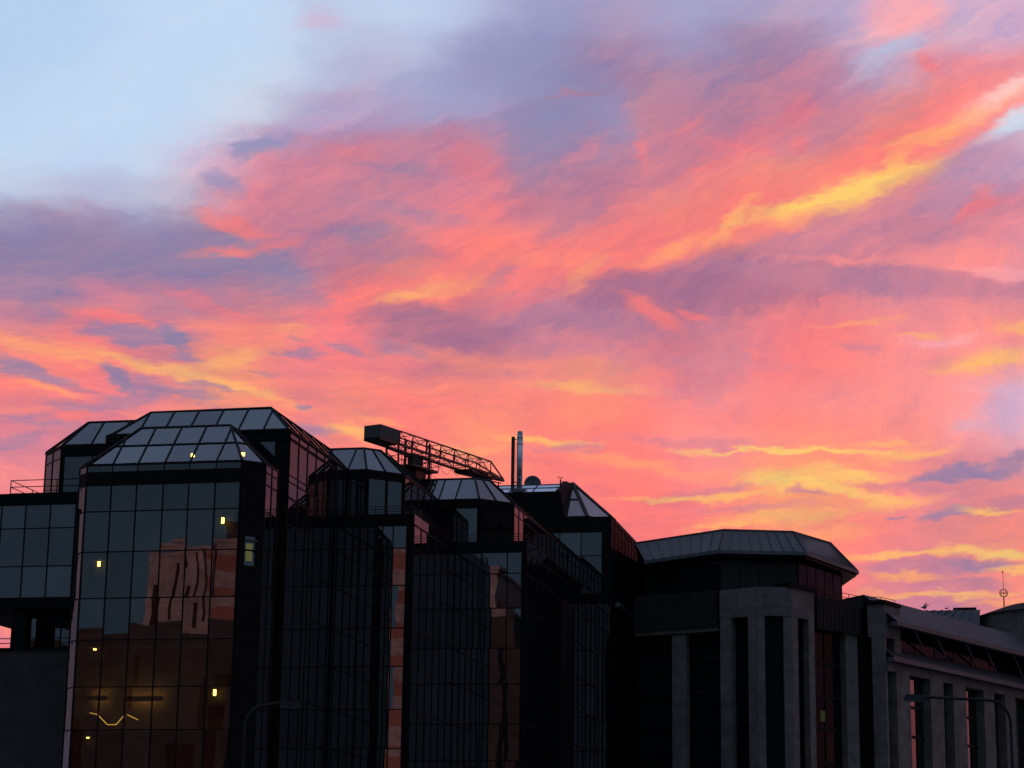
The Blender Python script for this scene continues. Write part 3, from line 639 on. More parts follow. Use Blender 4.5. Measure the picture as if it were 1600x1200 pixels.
# glazed roof
eL, eL2, eR, eR2 = (-40.19, 92.26, 21.4), (-40.85, 92.9, 21.4), (-32.68, 92.26, 21.4), (-31.85, 93.1, 21.4)
rL, rR = (-38.47, 94.22, 23.53), (-34.04, 94.22, 23.53)
slope(t, eL, eR, rR, rL, 6, 2, CLEAR, xs=[1.23, 2.47, 3.77, 5.0, 6.28])
slope(t, eL2, eL, rL, rL, 1, 1)
slope(t, eR, eR2, rR, rR, 1, 2, CLEAR)
slope(t, eR2, (-31.85, 94.9, 21.4), (-34.04, 94.9, 23.53), rR, 1, 1)
b = MB(); b.poly([eL2, rL, (-38.47, 94.88, 23.53), (-40.83, 94.88, 21.4)]); b.poly([rL, rR, (-34.04, 94.88, 23.53), (-38.47, 94.88, 23.53)])
b.poly([(-40.83, 94.88, 21.4), (-38.47, 94.88, 23.53), (-34.04, 94.88, 23.53), (-31.9, 94.88, 21.4)]); b.build('roof_back', FRAME, t)
MB().box(-40.6, -32.4, 92.75, 94.5, 20.94, 21.02).build('ceiling', INNER, t)
b = MB()
b.beam(eL, eR, .12, .10); b.beam(eL2, eL, .12, .095); b.beam(eR, eR2, .12, .095); b.beam(eR2, (-31.85, 94.9, 21.4), .12, .10)
b.build('gutter', FRAME, t)
for (a, z, bb) in ((-35.58, 22.02, 93.53), (-33.10, 21.98, 93.48)):
    lamp = MB().box(a-.075, a+.075, bb, bb+.08, z-.08, z+.08).build('ceiling_lamp', LAMPY, t, 'square yellow lamp glowing under the sloped roof glass')
    MB().box(a-.03, a+.03, bb+.01, bb+.06, 21.03, z-.105).build('stem', FRAME, lamp)
MB().box(-33.2, -32.5, 94.92, 96.25, .05, 21.2).build('link_wall', DARK, t)

# ================================================================ wing 0: terrace wing at the left edge
t = thing('glass_office_block', 'glass wing at the left edge with a railed roof terrace above an open undercroft', 'office building', -46, 98, 0, GB)
P0, Q0 = (-48.9, 96.35), (-41.62, 96.35)
us = [u for u in [x+48.9 for x in (-48.9, -47.5, -46.3, -45.04, -43.76, -42.45)]]
curtain(t, P0, Q0, us, [15.86, 17.39, 19.24, 20.40])
b = MB().box(-48.9, -41.7, 96.27, 98.4, 20.43, 20.97); b.box(-42.43, -41.66, 96.3, 97, 15.7, 20.42); b.build('parapet', DARK, t)
b = MB().box(-48.9, -41.7, 96.42, 104, 15.55, 20.42); b.build('wall', DARK, t)
b = MB().box(-48.9, -41.7, 96.3, 104.2, 15.36, 15.82); b.build('soffit', DARK, t)
# hanging ducts under the soffit
b = MB().box(-44.3, -41.8, 97.2, 98.0, 14.75, 15.35); b.box(-43.6, -41.8, 97.0, 97.9, 14.62, 14.98); b.box(-42.9, -41.8, 96.9, 97.8, 14.42, 14.8)
b.build('ducts', FRAME, t)
b = MB().box(-45.46, -44.72, 96.45, 97.1, 13.485, 15.355); b.build('column', DARK, t)
curtain(t, (-45.55, 98.2), (-41.7, 98.2), [0, 1.9, 3.85], [13.3, 15.34], name='window')
MB().box(-45.55, -41.7, 98.25, 104, 13.49, 15.355).build('undercroft_room', DARK, t)
b = MB().box(-48.9, -41.7, 96.4, 104, .0, 13.36); b.build('podium_wall', BRICKD, t, 'dark masonry wall below the undercroft')
b = MB().box(-48.9, -41.7, 96.32, 104.1, 13.365, 13.48); b.build('coping', DARK, t)
rail(t, [(-48.9, 96.5), (-41.8, 96.5)], 13.48, .46, 2, 1.9)
rail(t, [(-48.2, 103.6), (-45.6, 97.4)], 13.48, .46, 2, 1.9)
rail(t, [(-41.8, 97.95), (-46.7, 97.95), (-46.7, 103)], 20.97, 1.0, 3, 2.35)
# set-back storey with chamfered corner
c0, c1, c2 = (-45.75, 99.75), (-44.08, 98.0), (-40.9, 98.0)
b = MB().prism([(-45.70, 99.78), (-44.06, 98.06), (-40.9, 98.06), (-40.9, 108), (-45.7, 108)], 20.97, 23.6); b.build('wall', DARK, t)
dl = math.hypot(1.67, 1.75)
curtain(t, c0, c1, [.12, 1.15, dl-.1], [20.98, 23.05, 23.55])
curtain(t, c1, c2, [.12, 1.6, 3.1], [20.98, 23.1])
MB().wall(c1, c2, 0, 3.1, 23.13, 23.6, 0, .06).build('fascia', DARK, t)
b = MB().beam((-45.75, 99.75, 23.66), (-44.08, 98.0, 23.66), .14, .1); b.beam((-44.08, 98.0, 23.66), (-40.9, 98.0, 23.66), .14, .1); b.beam((-45.75, 99.75, 23.66), (-45.75, 108, 23.66), .14, .1); b.build('gutter', FRAME, t)
ra, rb = (-43.42, 99.45, 25.13), (-40.3, 99.45, 25.13)
slope(t, (-44.08, 98.0, 23.7), (-40.3, 98.0, 23.7), rb, ra, 3, 1, xs=[1.5, 2.85])
slope(t, (-45.75, 99.75, 23.7), (-44.08, 98.0, 23.7), ra, ra, 1, 1)
slope(t, (-45.75, 107, 23.7), (-45.75, 99.75, 23.7), ra, (-43.42, 106, 25.13), 5, 1)
b = MB().poly([ra, rb, (-40.3, 106, 25.13), (-43.42, 106, 25.13)]); b.build('roof_deck', FRAME, t)

# ================================================================ block 2: the tallest roof
t = thing('glass_office_block', 'tallest glass block with a long sloped glass roof rising behind the lit tower', 'office building', -36, 100, 0, GB)
P2, Q2 = (-40.85, 96.3), (-31.85, 96.3)
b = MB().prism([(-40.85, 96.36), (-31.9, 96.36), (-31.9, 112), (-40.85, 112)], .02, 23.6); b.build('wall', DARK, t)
b = MB().wall(P2, Q2, 0, 9.0, 23.2, 23.66, 0, .07); b.box(-32.45, -31.85, 96.29, 96.355, .03, 23.19); b.build('fascia', DARK, t)
curtain(t, P2, Q2, [5.9, 6.95, 8.4], [21.0, 23.17])
b = MB().beam((-40.95, 96.25, 23.7), (-31.8, 96.25, 23.7), .16, .12); b.beam((-31.8, 96.33, 23.7), (-31.8, 112, 23.7), .14, .12)
b.box(-41.0, -40.3, 96.0, 96.24, 23.3, 23.68); b.build('gutter', FRAME, t)
PS, QS = (-31.85, 96.3), (-31.85, 104.05)
us = [.15, 1.58, 2.98, 4.38, 5.78, 7.15, 7.7]
curtain(t, PS, QS, us, [23.36, 23.62], SIDEG, bars=.04)
curtain(t, PS, QS, us, [21.25, 21.56, 23.25], SIDEG)
curtain(t, PS, QS, us, [20.52, 21.22], SIDEG, name='spandrel', bars=.025)
curtain(t, PS, QS, us, LV+[20.45], SIDEG)
P2b = (-31.85, 104.1); curtain(t, P2b, (-31.85, 108), [.05, 1.4, 2.8], [20.98, 23.25, 23.62])
rA, rB = (-39.42, 97.75, 25.12), (-33.28, 97.75, 25.15)
slope(t, (-40.85, 96.3, 23.72), (-31.85, 96.3, 23.72), rB, rA, 7, 1, xs=[1.38, 2.65, 3.92, 5.19, 6.46, 7.73])
slope(t, (-31.85, 96.3, 23.72), (-31.85, 111.5, 23.72), (-33.28, 110, 25.15), rB, 9, 1)
slope(t, (-40.85, 111.5, 23.72), (-40.85, 96.3, 23.72), rA, (-39.42, 110, 25.12), 8, 1)
MB().poly([rA, rB, (-33.28, 110, 25.15), (-39.42, 110, 25.12)]).build('roof_deck', FRAME, t)
# low dome on the deck behind
dm = MB(); n = 20
for k in range(4):
    r0, r1 = [1.75*math.cos(x*R(22)) for x in (k, k+1)]; z0, z1 = [25.55+1.0*math.sin(x*R(22)) for x in (k, k+1)]
    dm.loft([(-41.6+r0*math.cos(i*math.tau/n), 106+r0*math.sin(i*math.tau/n), z0) for i in range(n)], [(-41.6+r1*math.cos(i*math.tau/n), 106+r1*math.sin(i*math.tau/n), z1) for i in range(n)])
dm.tube((-41.6, 106, 23.0), (-41.6, 106, 25.54), 1.8, 1.8, 20)
dm.build('roof_dome', DARK, t, smooth=True)

# ================================================================ blocks 3 and 4: stepped bays with faceted roofs
def stepped(label, a0, a1, b0, bn, us, side_to, tail):
    """front at b0 from a0 to a1, next step at bn; a set-back top storey with a chamfered corner"""
    t = thing('glass_office_block', label, 'office building', (a0+a1)/2, b0+3, 0, GB)
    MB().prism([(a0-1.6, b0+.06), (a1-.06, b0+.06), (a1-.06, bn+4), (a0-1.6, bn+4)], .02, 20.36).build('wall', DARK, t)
    MB().box(a0-.5, a1+.02, b0-.03, b0+.35, 20.37, 20.96).build('parapet', DARK, t)
    b = MB().box(a1-.3, a1+.02, b0+.351, bn-.01, 20.40, 20.96); b.box(a0-.5, a1-.301, b0+.351, bn+4, 20.40, 20.62); b.build('terrace_edge', DARK, t)
    curtain(t, (a0, b0), (a1, b0), us, LV+[20.34])
    MB().box(a0+us[-1]+.03, a1, b0-.02, b0+.05, .03, 20.36).build('corner_pier', DARK, t)
    L = bn-b0; sus = [x+.1 for x in span(0, L-.2, 1.45)]
    curtain(t, (a1, b0), (a1, bn), sus, LV+[20.38], SIDEG)
    curtain(t, (a1+.02, b0), (a1+.02, bn), sus, [20.44, 20.94], SIDEG, name='spandrel', bars=.02, proud=.04)
    rail(t, [(a0+.2, b0+.15), (a1-.10, b0+.15), (a1-.10, bn-.1)], 20.96, .42, 3, 1.9, r=.018)
    # set-back storey: front, chamfer, side
    f0, f1, f2 = (a0-1.55, b0+2.05), (a1-3.1, b0+2.05), (a1-1.5, b0+3.65); f3 = (a1-1.5, bn+(3 if bn < 120 else -.1))
    MB().prism([(f0[0], f0[1]+.06), (f1[0]-.03, f1[1]+.06), (f2[0]-.06, f2[1]+.03), (f3[0]-.06, f3[1]), (f0[0], f3[1])], 20.62, 23.62).build('upper_wall', DARK, t)
    MB().wall(f0, f1, 0, f1[0]-f0[0], 23.22, 23.66, 0, .05).build('fascia', DARK, t)
    MB().wall(f1, f2, 0, 2.26, 23.3, 23.66, 0, .05).build('fascia', DARK, t)
    return t, f0, f1, f2, f3
t, f0, f1, f2, f3 = stepped('glass block whose faceted glass roof stands just below the crane counterweight', -31.85, -27.7, 104.1, 113.0, [.1, 1.35, 2.6, 3.15, 3.86], 0, 0)
curtain(t, f1, f2, [.12, 1.16, 1.24, 2.14], [20.7, 23.27], skip=((1, 0),))
curtain(t, f0, f1, [1.65, 2.1, 2.55], [20.7, 23.2])
curtain(t, f2, f3, span(0, 8.3, 1.38), [20.98, 23.2, 23.58], SIDEG)
def upper_roof(t, f0, f1, f2, f3, nfront, run=1.5, zt=25.15):
    e0, e1, e2, e3 = [(p[0], p[1], 23.7) for p in (f0, f1, f2, f3)]
    k = run*.414
    t0, t1, t2, t3 = (f0[0]-1.4, f0[1]+run, zt), (f1[0]-k, f1[1]+run, zt), (f2[0]-run, f2[1]+k, zt), (f3[0]-run, f3[1], zt)
    slope(t, e0, e1, t1, t0, nfront, 1, xs=[f1[0]-f0[0]-k for k in ((1.0, 2.3) if nfront == 2 else (1.36, 2.3))]); slope(t, e1, e2, t2, t1, 2, 1); slope(t, e2, e3, t3, t2, 5, 1)
    MB().poly([t0, t1, t2, t3, (t0[0], t3[1], zt)]).build('roof_deck', FRAME, t)
    b = MB()
    for p, q in ((e0, e1), (e1, e2), (e2, e3)): b.beam(Vector(p)-Vector((0, 0, .02)), Vector(q)-Vector((0, 0, .02)), .13, .10)
    b.build('gutter', FRAME, t)
upper_roof(t, f0, f1, f2, f3, 2)
t, f0, f1, f2, f3 = stepped('glass block with a faceted glass roof between the crane and the steel flue', -27.75, -23.76, 113.0, 132.9, [.1, 1.6, 3.0, 3.8], 0, 0)
MB().wall(f1, f2, .1, 2.2, 20.7, 23.25, 0, .03).build('louvre_wall', DARK, t)
b = MB()
for (u, z, w) in ((.5, 22.1, .5), (1.3, 22.3, .6), (1.5, 21.5, .5), (.6, 21.3, .4)): b.wall(f1, f2, u, u+w, z, z+.12, .03, .25)
b.build('louvre', FRAME, t)
curtain(t, (-28.28, 115.05), (-26.86, 115.05), [0, 1.36], [20.7, 23.2])
curtain(t, f2, f3, span(0, 16.1, 1.4), [20.98, 23.12, 23.6], SIDEG)
MB().wall((-23.76, 113), (-23.76, 132.9), 8.9, 12.6, .1, 19.1, .08, .3).build('side_pier', DARK, t)
upper_roof(t, f0, f1, f2, f3, 3)

# ================================================================ block 5: the rear block with plant room
t = thing('glass_office_block', 'rear glass block with a windowless plant room wall and triangular roof panes beside the flue', 'office building', -25, 137, 0, GB)
Q5 = (-22.5, 132.9); E5 = (-22.5, 149.5)
MB().prism([(-31.5, 132.96), (-22.56, 132.96), (-22.56, 150), (-31.5, 150)], .02, 25.7).build('wall', DARK, t)
curtain(t, (-26.73, 132.9), Q5, [0, 1.0, 2.36, 3.7, 4.05], [20.9, 23.3, 24.8])
curtain(t, (-23.76, 132.9), Q5, [0, .42, .84, 1.24], LV+[20.3])
MB().wall((-26.73, 132.9), Q5, 3.74, 4.23, 20.9, 24.8, .08, .11).build('corner_pier', DARK, t)
b = MB().wall((-26.73, 132.9), Q5, 0, 4.23, 24.83, 25.76, 0, .06); b.build('fascia', DARK, t)
MB().wall((-25.2, 132.9), Q5, 0, 2.7, 20.36, 20.86, 0, .12).build('fascia', DARK, t)
us = span(0, 16.5, 1.38)
curtain(t, Q5, E5, us, [21.0, 23.6, 25.17, 25.7], FAINT)
curtain(t, Q5, E5, us, LV+[20.4])
MB().wall(Q5, E5, 0, 16.5, 20.45, 20.9, 0, .15).build('ledge', DARK, t)
MB().box(-22.36, -22.31, 133, 149.4, 20.93, 20.97).build('ledge_rail', GUTTER, t)
b = MB(); x = 133.6
while x < 145.5: b.tube((-22.16, x, 20.3), (-22.16, x+1.2, 20.3), .17, .17, 10); b.tube((-22.16, x+1.2, 20.3), (-22.16, x+1.5, 20.3), .11, .11, 10); x += 1.5
b.build('wrapped_pipe', GUTTER, t, 'foil wrapped pipe under the ledge')
ap = (-25.7, 136.9, 28.76)
e0, e1, e2 = (-25.5, 132.9, 25.8), (-23.98, 132.9, 25.8), (-22.5, 134.3, 25.8)
slope(t, e0, e1, ap, ap, 1, 2, w=.13, edge=.24); slope(t, e1, e2, ap, ap, 1, 1, edge=.22)
slope(t, e2, (-22.5, 149.5, 25.8), (-25.7, 149.5, 28.76), ap, 9, 1)
MB().prism([(-24.0, 132.85), (-22.45, 132.85), (-22.45, 134.35)], 25.705, 25.78).build('eave_ledge', DARK, t)
b = MB()
for p, q in ((e1, e2), (e2, (-22.5, 149.5, 25.8)), ((-26.7, 132.9, 25.8), e1)): b.beam(p, q, .13, .1)
b.build('gutter', FRAME, t)
# plant room and skylight
b = MB().box(-32.2, -25.75, 133.0, 137, 25.705, 27.45)
b.loft([(-25.8, 132.9, 25.71), (-25.42, 132.9, 25.71), (-25.6, 136.85, 28.65), (-25.86, 136.85, 28.65)], [(-25.97, 132.85, 27.47), (-25.75, 132.85, 27.6), (-25.75, 135.0, 28.54), (-26.02, 135.0, 28.54)])
b.box(-32.2, -25.7, 137.01, 150, 25.705, 28.2)
b.build('plant_room_wall', DARK, t)
slope(t, (-32.1, 133.0, 27.5), (-26.02, 133.0, 27.5), (-25.86, 134.65, 28.24), (-32.1, 134.65, 28.24), 4, 2, mat=SKYL, w=.05, edge=.08)
MB().loft([(-32.15, 133.05, 27.451), (-25.97, 133.05, 27.451), (-25.86, 134.7, 27.451), (-32.15, 134.7, 27.451)], [(-32.15, 133.1, 27.48), (-25.97, 133.1, 27.48), (-25.86, 134.7, 28.18), (-32.15, 134.7, 28.18)]).build('skylight_kerb', DARK, t)

# ================================================================ rooftop crane
t = thing('rooftop_crane', 'dark steel lattice crane with a boxy counterweight reaching over the glass roofs', 'crane', -30.6, 116, 25.15)
D = Vector((math.sin(R(19.4)), math.cos(R(19.4)), 0)); NL = Vector((-D.y, D.x, 0)); Pm = Vector((-30.6, 116, 0))
def cp(s, side, z): return Pm+D*s+NL*(1.02*side)+Vector((0, 0, z))
ZT, ZB, ZM = 27.5, 26.74, 27.12
b = MB()
for sd in (0, 1):
    b.beam(cp(-2.0, sd, ZT), cp(7.6, sd, ZT), .07, .07); b.beam(cp(7.6, sd, ZT), cp(9.9, .5, 26.84), .07, .07)
    b.beam(cp(-3.9, sd, ZB), cp(7.6, sd, ZB), .11, .13); b.beam(cp(7.6, sd, ZB), cp(9.9, .5, 26.78), .11, .12)
b.build('chords', STEEL, t)
b = MB(); st = [-1.95, -.65, .75, 2.2, 3.65, 5.1, 6.4, 7.6]
for sd in (0, 1):
    for k, s in enumerate(st):
        b.beam(cp(s, sd, ZB), cp(s, sd, ZT), .055 if k != 2 else .09)
        if k: b.beam(cp(st[k-1], sd, ZT if k % 2 else ZB), cp(s, sd, ZB if k % 2 else ZT), .035); 
        if k: b.beam(cp(st[k-1], sd, ZB if k % 2 else ZT), cp((st[k-1]+s)/2, sd, ZM), .025)
for k, s in enumerate(st):
    b.beam(cp(s, 0, ZT), cp(s, 1, ZT), .035); b.beam(cp(s, 0, ZB), cp(s, 1, ZB), .045)
    if k: b.beam(cp(st[k-1], 0, ZT), cp(s, 1, ZT), .025); b.beam(cp(st[k-1], 1, ZB), cp(s, 0, ZB), .025)
b.build('lattice', STEEL, t)
c = [cp(-3.9, 1.04, 26.70), cp(-3.9, -.04, 26.70), cp(-2.02, -.04, 26.70), cp(-2.02, 1.04, 26.70)]
b = MB().loft([p+Vector((0, 0, .12)) for p in c], [p+Vector((0, 0, .82)) for p in c]); b.loft([lerp(p, cp(-2.9, .5, 26.7), .12) for p in c], [lerp(p, cp(-2.9, .5, 26.7), .05)+Vector((0, 0, .115)) for p in c])
b.build('counterweight', STEELD, t)
b = MB()
mast = cp(.55, .45, 0)
for (s, sd, w, z0, z1) in ((-1.9, .9, .10, 25.15, 26.7), (.1, 1, .13, 25.2, 27.45), (1.05, 0, .12, 25.2, 27.3), (-1.9, .1, .09, 25.15, 26.7)):
    b.beam(cp(s, sd, z0), cp(s, sd, z1), w)
b.beam(cp(-1.9, .9, 26.4), cp(.1, 1, 25.75), .05); b.beam(cp(-1.8, .9, 26.68), cp(.5, .6, 26.45), .10, .14); b.beam(cp(.1, 1, 26.5), cp(1.05, 0, 26.5), .08); b.beam(cp(1.05, 0, 26.3), cp(.3, .3, 25.9), .05)
b.build('mast', STEEL, t)
b = MB().loft([cp(.2, .9, 25.9), cp(.2, .45, 25.9), cp(.95, .35, 25.9), cp(.95, .8, 25.9)], [cp(.2, .9, 26.66), cp(.2, .45, 26.66), cp(.95, .35, 26.66), cp(.95, .8, 26.66)])
b.build('winch_housing', STEELD, t)
b = MB().loft([cp(-.9, 1.3, 25.72), cp(-.9, -.2, 25.72), cp(1.7, -.2, 25.72), cp(1.7, 1.3, 25.72)], [cp(-.9, 1.3, 25.84), cp(-.9, -.2, 25.84), cp(1.7, -.2, 25.84), cp(1.7, 1.3, 25.84)])
b.loft([cp(-.1, 1.0, 25.15), cp(-.1, .1, 25.15), cp(.9, .1, 25.15), cp(.9, 1.0, 25.15)], [cp(-.1, 1.0, 25.715), cp(-.1, .1, 25.715), cp(.9, .1, 25.715), cp(.9, 1.0, 25.715)])
b.build('platform', STEEL, t)
b = MB()
ring = [cp(-.9, 1.3, 0), cp(-.9, -.2, 0), cp(1.7, -.2, 0), cp(1.7, 1.3, 0), cp(-.9, 1.3, 0)]
for z in (26.1, 26.42): b.path([p+Vector((0, 0, z)) for p in ring], .02, 6)
for p, q in zip(ring, ring[1:]):
    for k in (0, .5): c = lerp(p, q, k); b.beam(c+Vector((0, 0, 25.84)), c+Vector((0, 0, 26.42)), .035)
b.build('platform_railing', STEEL, t)
b = MB().loft([cp(5.6, 1.15, 26.52), cp(5.6, -.05, 26.52), cp(8.4, .2, 26.55), cp(8.4, .8, 26.55)], [cp(5.3, 1.15, 26.66), cp(5.3, -.05, 26.66), cp(8.7, .2, 26.7), cp(8.7, .8, 26.7)])
b.beam(cp(8.2, .5, 26.5), cp(9.6, .5, 26.58), .06); b.beam(cp(9.3, .5, 26.6), cp(9.3, .5, 25.7), .07)
b.build('trolley', STEEL, t)
b = MB()
for k in range(7): z0 = 25.2+.2*k; b.beam(cp(1.18, -.05, z0), cp(1.18, .22, z0), .025)
b.beam(cp(1.18, -.05, 25.15), cp(1.18, -.05, 26.7), .03); b.beam(cp(1.18, .22, 25.15), cp(1.18, .22, 26.7), .03); b.build('ladder', STEEL, t)
b = MB().tube(cp(1.3, .5, 25.98), cp(1.3, 1.0, 25.98), .14, .14, 12); b.loft([cp(1.1, .95, 25.845), cp(1.1, .6, 25.845), cp(1.5, .6, 25.845), cp(1.5, .95, 25.845)], [cp(1.1, .95, 25.9), cp(1.1, .6, 25.9), cp(1.5, .6, 25.9), cp(1.5, .95, 25.9)]); b.build('winch_motor', STEELD, t)
b = MB()
for (s0, s1, dz) in ((1.6, 2.7, .55), (2.7, 3.7, .6), (3.7, 4.9, .45), (4.9, 6.0, .3)):
    b.path([cp(s0+(s1-s0)*k/8, 1, 26.68-dz*(1-(2*k/8-1)**2)) for k in range(9)], .013, 5)
b.path([cp(1.2, 1, 26.3), cp(2.5, 1, 26.0), cp(4.4, 1, 25.6)], .012, 5)
b.build('hanging_cables', STEEL, t)

# ================================================================ flue, pipe post, dish, antenna
t = thing('flue_chimney', 'tall bright stainless steel flue with a conical base on the skylight roof', 'chimney', -28.5, 133.4, 27.5)
c = Vector((-28.51, 133.4, 0)); z = lambda h: c+Vector((0, 0, h))
b = MB().tube(z(27.6), z(31.33), .19, .19, 20); b.build('pipe', CHROME, t, smooth=True)
b = MB()
for h in (28.5, 29.65, 30.7, 31.1): b.tube(z(h), z(h+.05), .205, .205, 20)
b.tube(z(31.34), z(31.56), .175, .165, 20); b.build('bands', CHROME, t)
b = MB().tube(z(27.5), z(27.7), .55, .55, 20); b.tube(z(27.705), z(27.87), .52, .2, 20); b.build('base_cowl', GUTTER, t)
t = thing('pipe_post', 'thin dark red pipe post clamped beside the steel flue', 'pipe', -28.9, 133.3, 27.5)
c = Vector((-28.93, 133.3, 0))
MB().box(c.x-.10, c.x+.10, 133.2, 133.4, 27.5, 31.2).build('post', STEEL, t)
b = MB().beam((c.x+.105, 133.3, 31.05), (c.x+.27, 133.38, 31.0), .045); b.beam((c.x+.105, 133.3, 28.25), (c.x+.27, 133.38, 28.2), .055); b.tube((c.x+.19, 133.25, 27.6), (c.x+.19, 133.25, 30.9), .013, .013, 6); b.build('clamp', STEEL, t)
t = thing('satellite_dish', 'round grey satellite dish half hidden behind the skylight roof', 'satellite dish', -28.2, 136.0, 28.1)
n = 24; b = MB(); c = Vector((-28.19, 136.0, 28.58)); ax = Vector((.25, -1, .12)).normalized(); x = ax.orthogonal().normalized(); y = ax.cross(x)
def bowl(r, o): return [c+(x*math.cos(i*math.tau/n)+y*math.sin(i*math.tau/n))*max(r, .01)+ax*(r*r*.5+o) for i in range(n)]
for k in range(5):
    r0, r1 = .56*k/5, .56*(k+1)/5; i0 = len(b.v); b.v += bowl(r0, 0)+bowl(r1, 0)+bowl(r0, -.03)+bowl(r1, -.03)
    for i in range(n):
        j = (i+1) % n; b.f += [(i0+i, i0+j, i0+n+j, i0+n+i), (i0+3*n+i, i0+3*n+j, i0+2*n+j, i0+2*n+i)]
        if k == 4: b.f.append((i0+n+i, i0+n+j, i0+3*n+j, i0+3*n+i))
b.build('dish', DISH, t, smooth=True)
b = MB().beam(c-ax*.03, c-ax*.3+Vector((0, 0, -.1)), .06); b.beam(c-ax*.3+Vector((0, 0, -.1)), c-ax*.3+Vector((0, 0, -.9)), .07); b.build('mount', FRAME, t)
MB().path([c+ax*.12+Vector((0, 0, -.5)), c+ax*.55], .016, 6).build('feed_arm', FRAME, t)
t = thing('rooftop_antenna', 'small dark weather mast with two tiny cups near the roof corner', 'antenna', -25.95, 133.7, 27.7)
X, Y = -25.93, 133.9
b = MB().beam((X, Y, 27.7), (X, Y, 28.45), .08); b.tube((X, Y, 28.45), (X, Y, 28.65), .013, .013, 6); b.build('mast', STEEL, t)
b = MB().tube((X-.12, Y, 28.56), (X+.12, Y, 28.56), .013, .013, 6); b.tube((X-.14, Y, 28.54), (X-.14, Y, 28.64), .035, .022, 8); b.tube((X+.14, Y, 28.51), (X+.14, Y, 28.59), .035, .022, 8); b.build('sensor_arm', STEEL, t)
b = MB().path([(X-.25, Y, 27.95), (X, Y, 27.95), (X+.25, Y, 28.04)], .03, 6); b.path([(X, Y, 28.4), (X+.7, Y, 27.75)], .006, 5); b.build('stay', STEEL, t)

# ================================================================ stone office with octagonal pavilion
t = thing('stone_office_building', 'stone office with an octagonal metal pavilion roof and tall stone bay shafts', 'office building', -13, 134, 0)
L0, A0, A1, A2, A3 = (-20.6, 131.2), (-15.23, 129.17), (-12.85, 127.8), (-10.85, 128.3), (-9.7, 130.5)
M1 = (-7.4, 135.8); B0, B1, B2 = (-6.83, 136.2), (-5.8, 136.0), (-4.9, 138.2)
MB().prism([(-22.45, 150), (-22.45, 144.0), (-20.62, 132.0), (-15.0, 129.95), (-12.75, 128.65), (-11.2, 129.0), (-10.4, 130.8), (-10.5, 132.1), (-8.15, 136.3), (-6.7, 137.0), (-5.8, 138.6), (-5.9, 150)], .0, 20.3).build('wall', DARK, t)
def stone_face(P, Q, piers, zh, ztop, cap=True, head=STONE):
    for (u0, u1) in piers: MB().wall(P, Q, u0, u1, 0, zh, -.55, 0).build('pier', STONE, t)
    L = math.hypot(Q[0]-P[0], Q[1]-P[1])
    ed = [0]+[x for p in piers for x in p]+[L]
    for k in range(0, len(ed), 2):
        u0, u1 = ed[k], ed[k+1]
        if u1-u0 < .25: continue
        m = [u0, (u0+u1)/2, u1] if u1-u0 > 1.3 else [u0, u1]
        zz = [.05, 2.2, 4.2, 6.2, 8.3, 10.4, 12.5, 14.42, 16.45, zh]
        for i in range(len(m)-1):
            for j in range(len(zz)-1):
                MB().wall(P, Q, m[i]+.03, m[i+1]-.03, zz[j]+.13, zz[j+1]-.12, -.54, -.50).build('window', DIMG, t)
        f = MB()
        for z0 in zz: f.wall(P, Q, u0+.002, u1-.002, z0-.11, z0+.12, -.545, -.42)
        for x in m[1:-1]: f.wall(P, Q, x-.03, x+.03, .05, zh, -.545, -.44)
        f.wall(P, Q, u0+.003, u0+.05, .05, zh-.01, -.55, -.415); f.wall(P, Q, u1-.05, u1-.003, .05, zh-.01, -.55, -.415)
        f.build('window_frame', FRAME, t)
stone_face(A0, A1, [(.02, .85), (2.07, 2.74)], 18.7, 20.4)
stone_face(A1, A2, [(0.01, .44), (1.56, 2.05)], 18.68, 20.4)
stone_face(A2, A3, [(.02, .64), (1.85, 2.47)], 18.7, 20.4)
stone_face(B0, B1, [(.22, 1.04)], 18.37, 20.4); stone_face(B1, B2, [(.02, .13), (1.45, 2.37)], 18.36, 20.4)
MB().prism([(A0[0], A0[1]+.8), A0, A1, A2, A3, (A3[0]-.4, A3[1]+.6)], 18.71, 20.42).build('bay_head', STONE, t)
MB().prism([(B0[0], B0[1]+1.3), B0, B1, B2, (B2[0]-.7, B2[1]+.6)], 18.38, 20.42).build('bay_head', STONE, t)
MB().prism([(-11.9, 128.7), (-10.85, 128.02), (-9.45, 130.6), (-10.2, 131)], 20.43, 20.72).build('bay_coping', DARK, t)
MB().prism([(-6.95, 136.1), (-5.72, 135.85), (-4.8, 138.2), (-5.6, 138.7)], 20.43, 20.66).build('bay_coping', DARK, t)
stone_face(L0, A0, [(2.49, 3.45)], 17.95, 18.2)
stone_face((-9.8, 131.9), M1, [(3.19, 4.45)], 18.4, 20.4)
f = MB().wall(L0, A0, .0, 5.6, 18.25, 20.42, -.4, .25); f.build('ribbed_band', RIB, t)
f = MB()
u = .08
while u < 5.5: f.wall(L0, A0, u, u+.05, 18.27, 20.40, .251, .30); u += .28
f.build('band_ribs', RIB, t)
MB().wall(L0, A0, 0, 5.6, 17.98, 18.24, -.5, .12).build('stone_ledge', STONE, t)
f = MB().wall((-9.8, 131.9), M1, .0, 4.5, 18.42, 20.42, -.4, .2); f.build('ribbed_band', RIB, t)
f = MB(); u = .08
while u < 4.5: f.wall((-9.8, 131.9), M1, u, u+.05, 18.44, 20.40, .201, .25); u += .28
f.build('band_ribs', RIB, t)
MB().wall((-9.8, 131.9), M1, 1.1, 1.55, 12.95, 13.6, -.48, -.46).build('lit_window', ROOM2, t, 'small window glowing dull green')
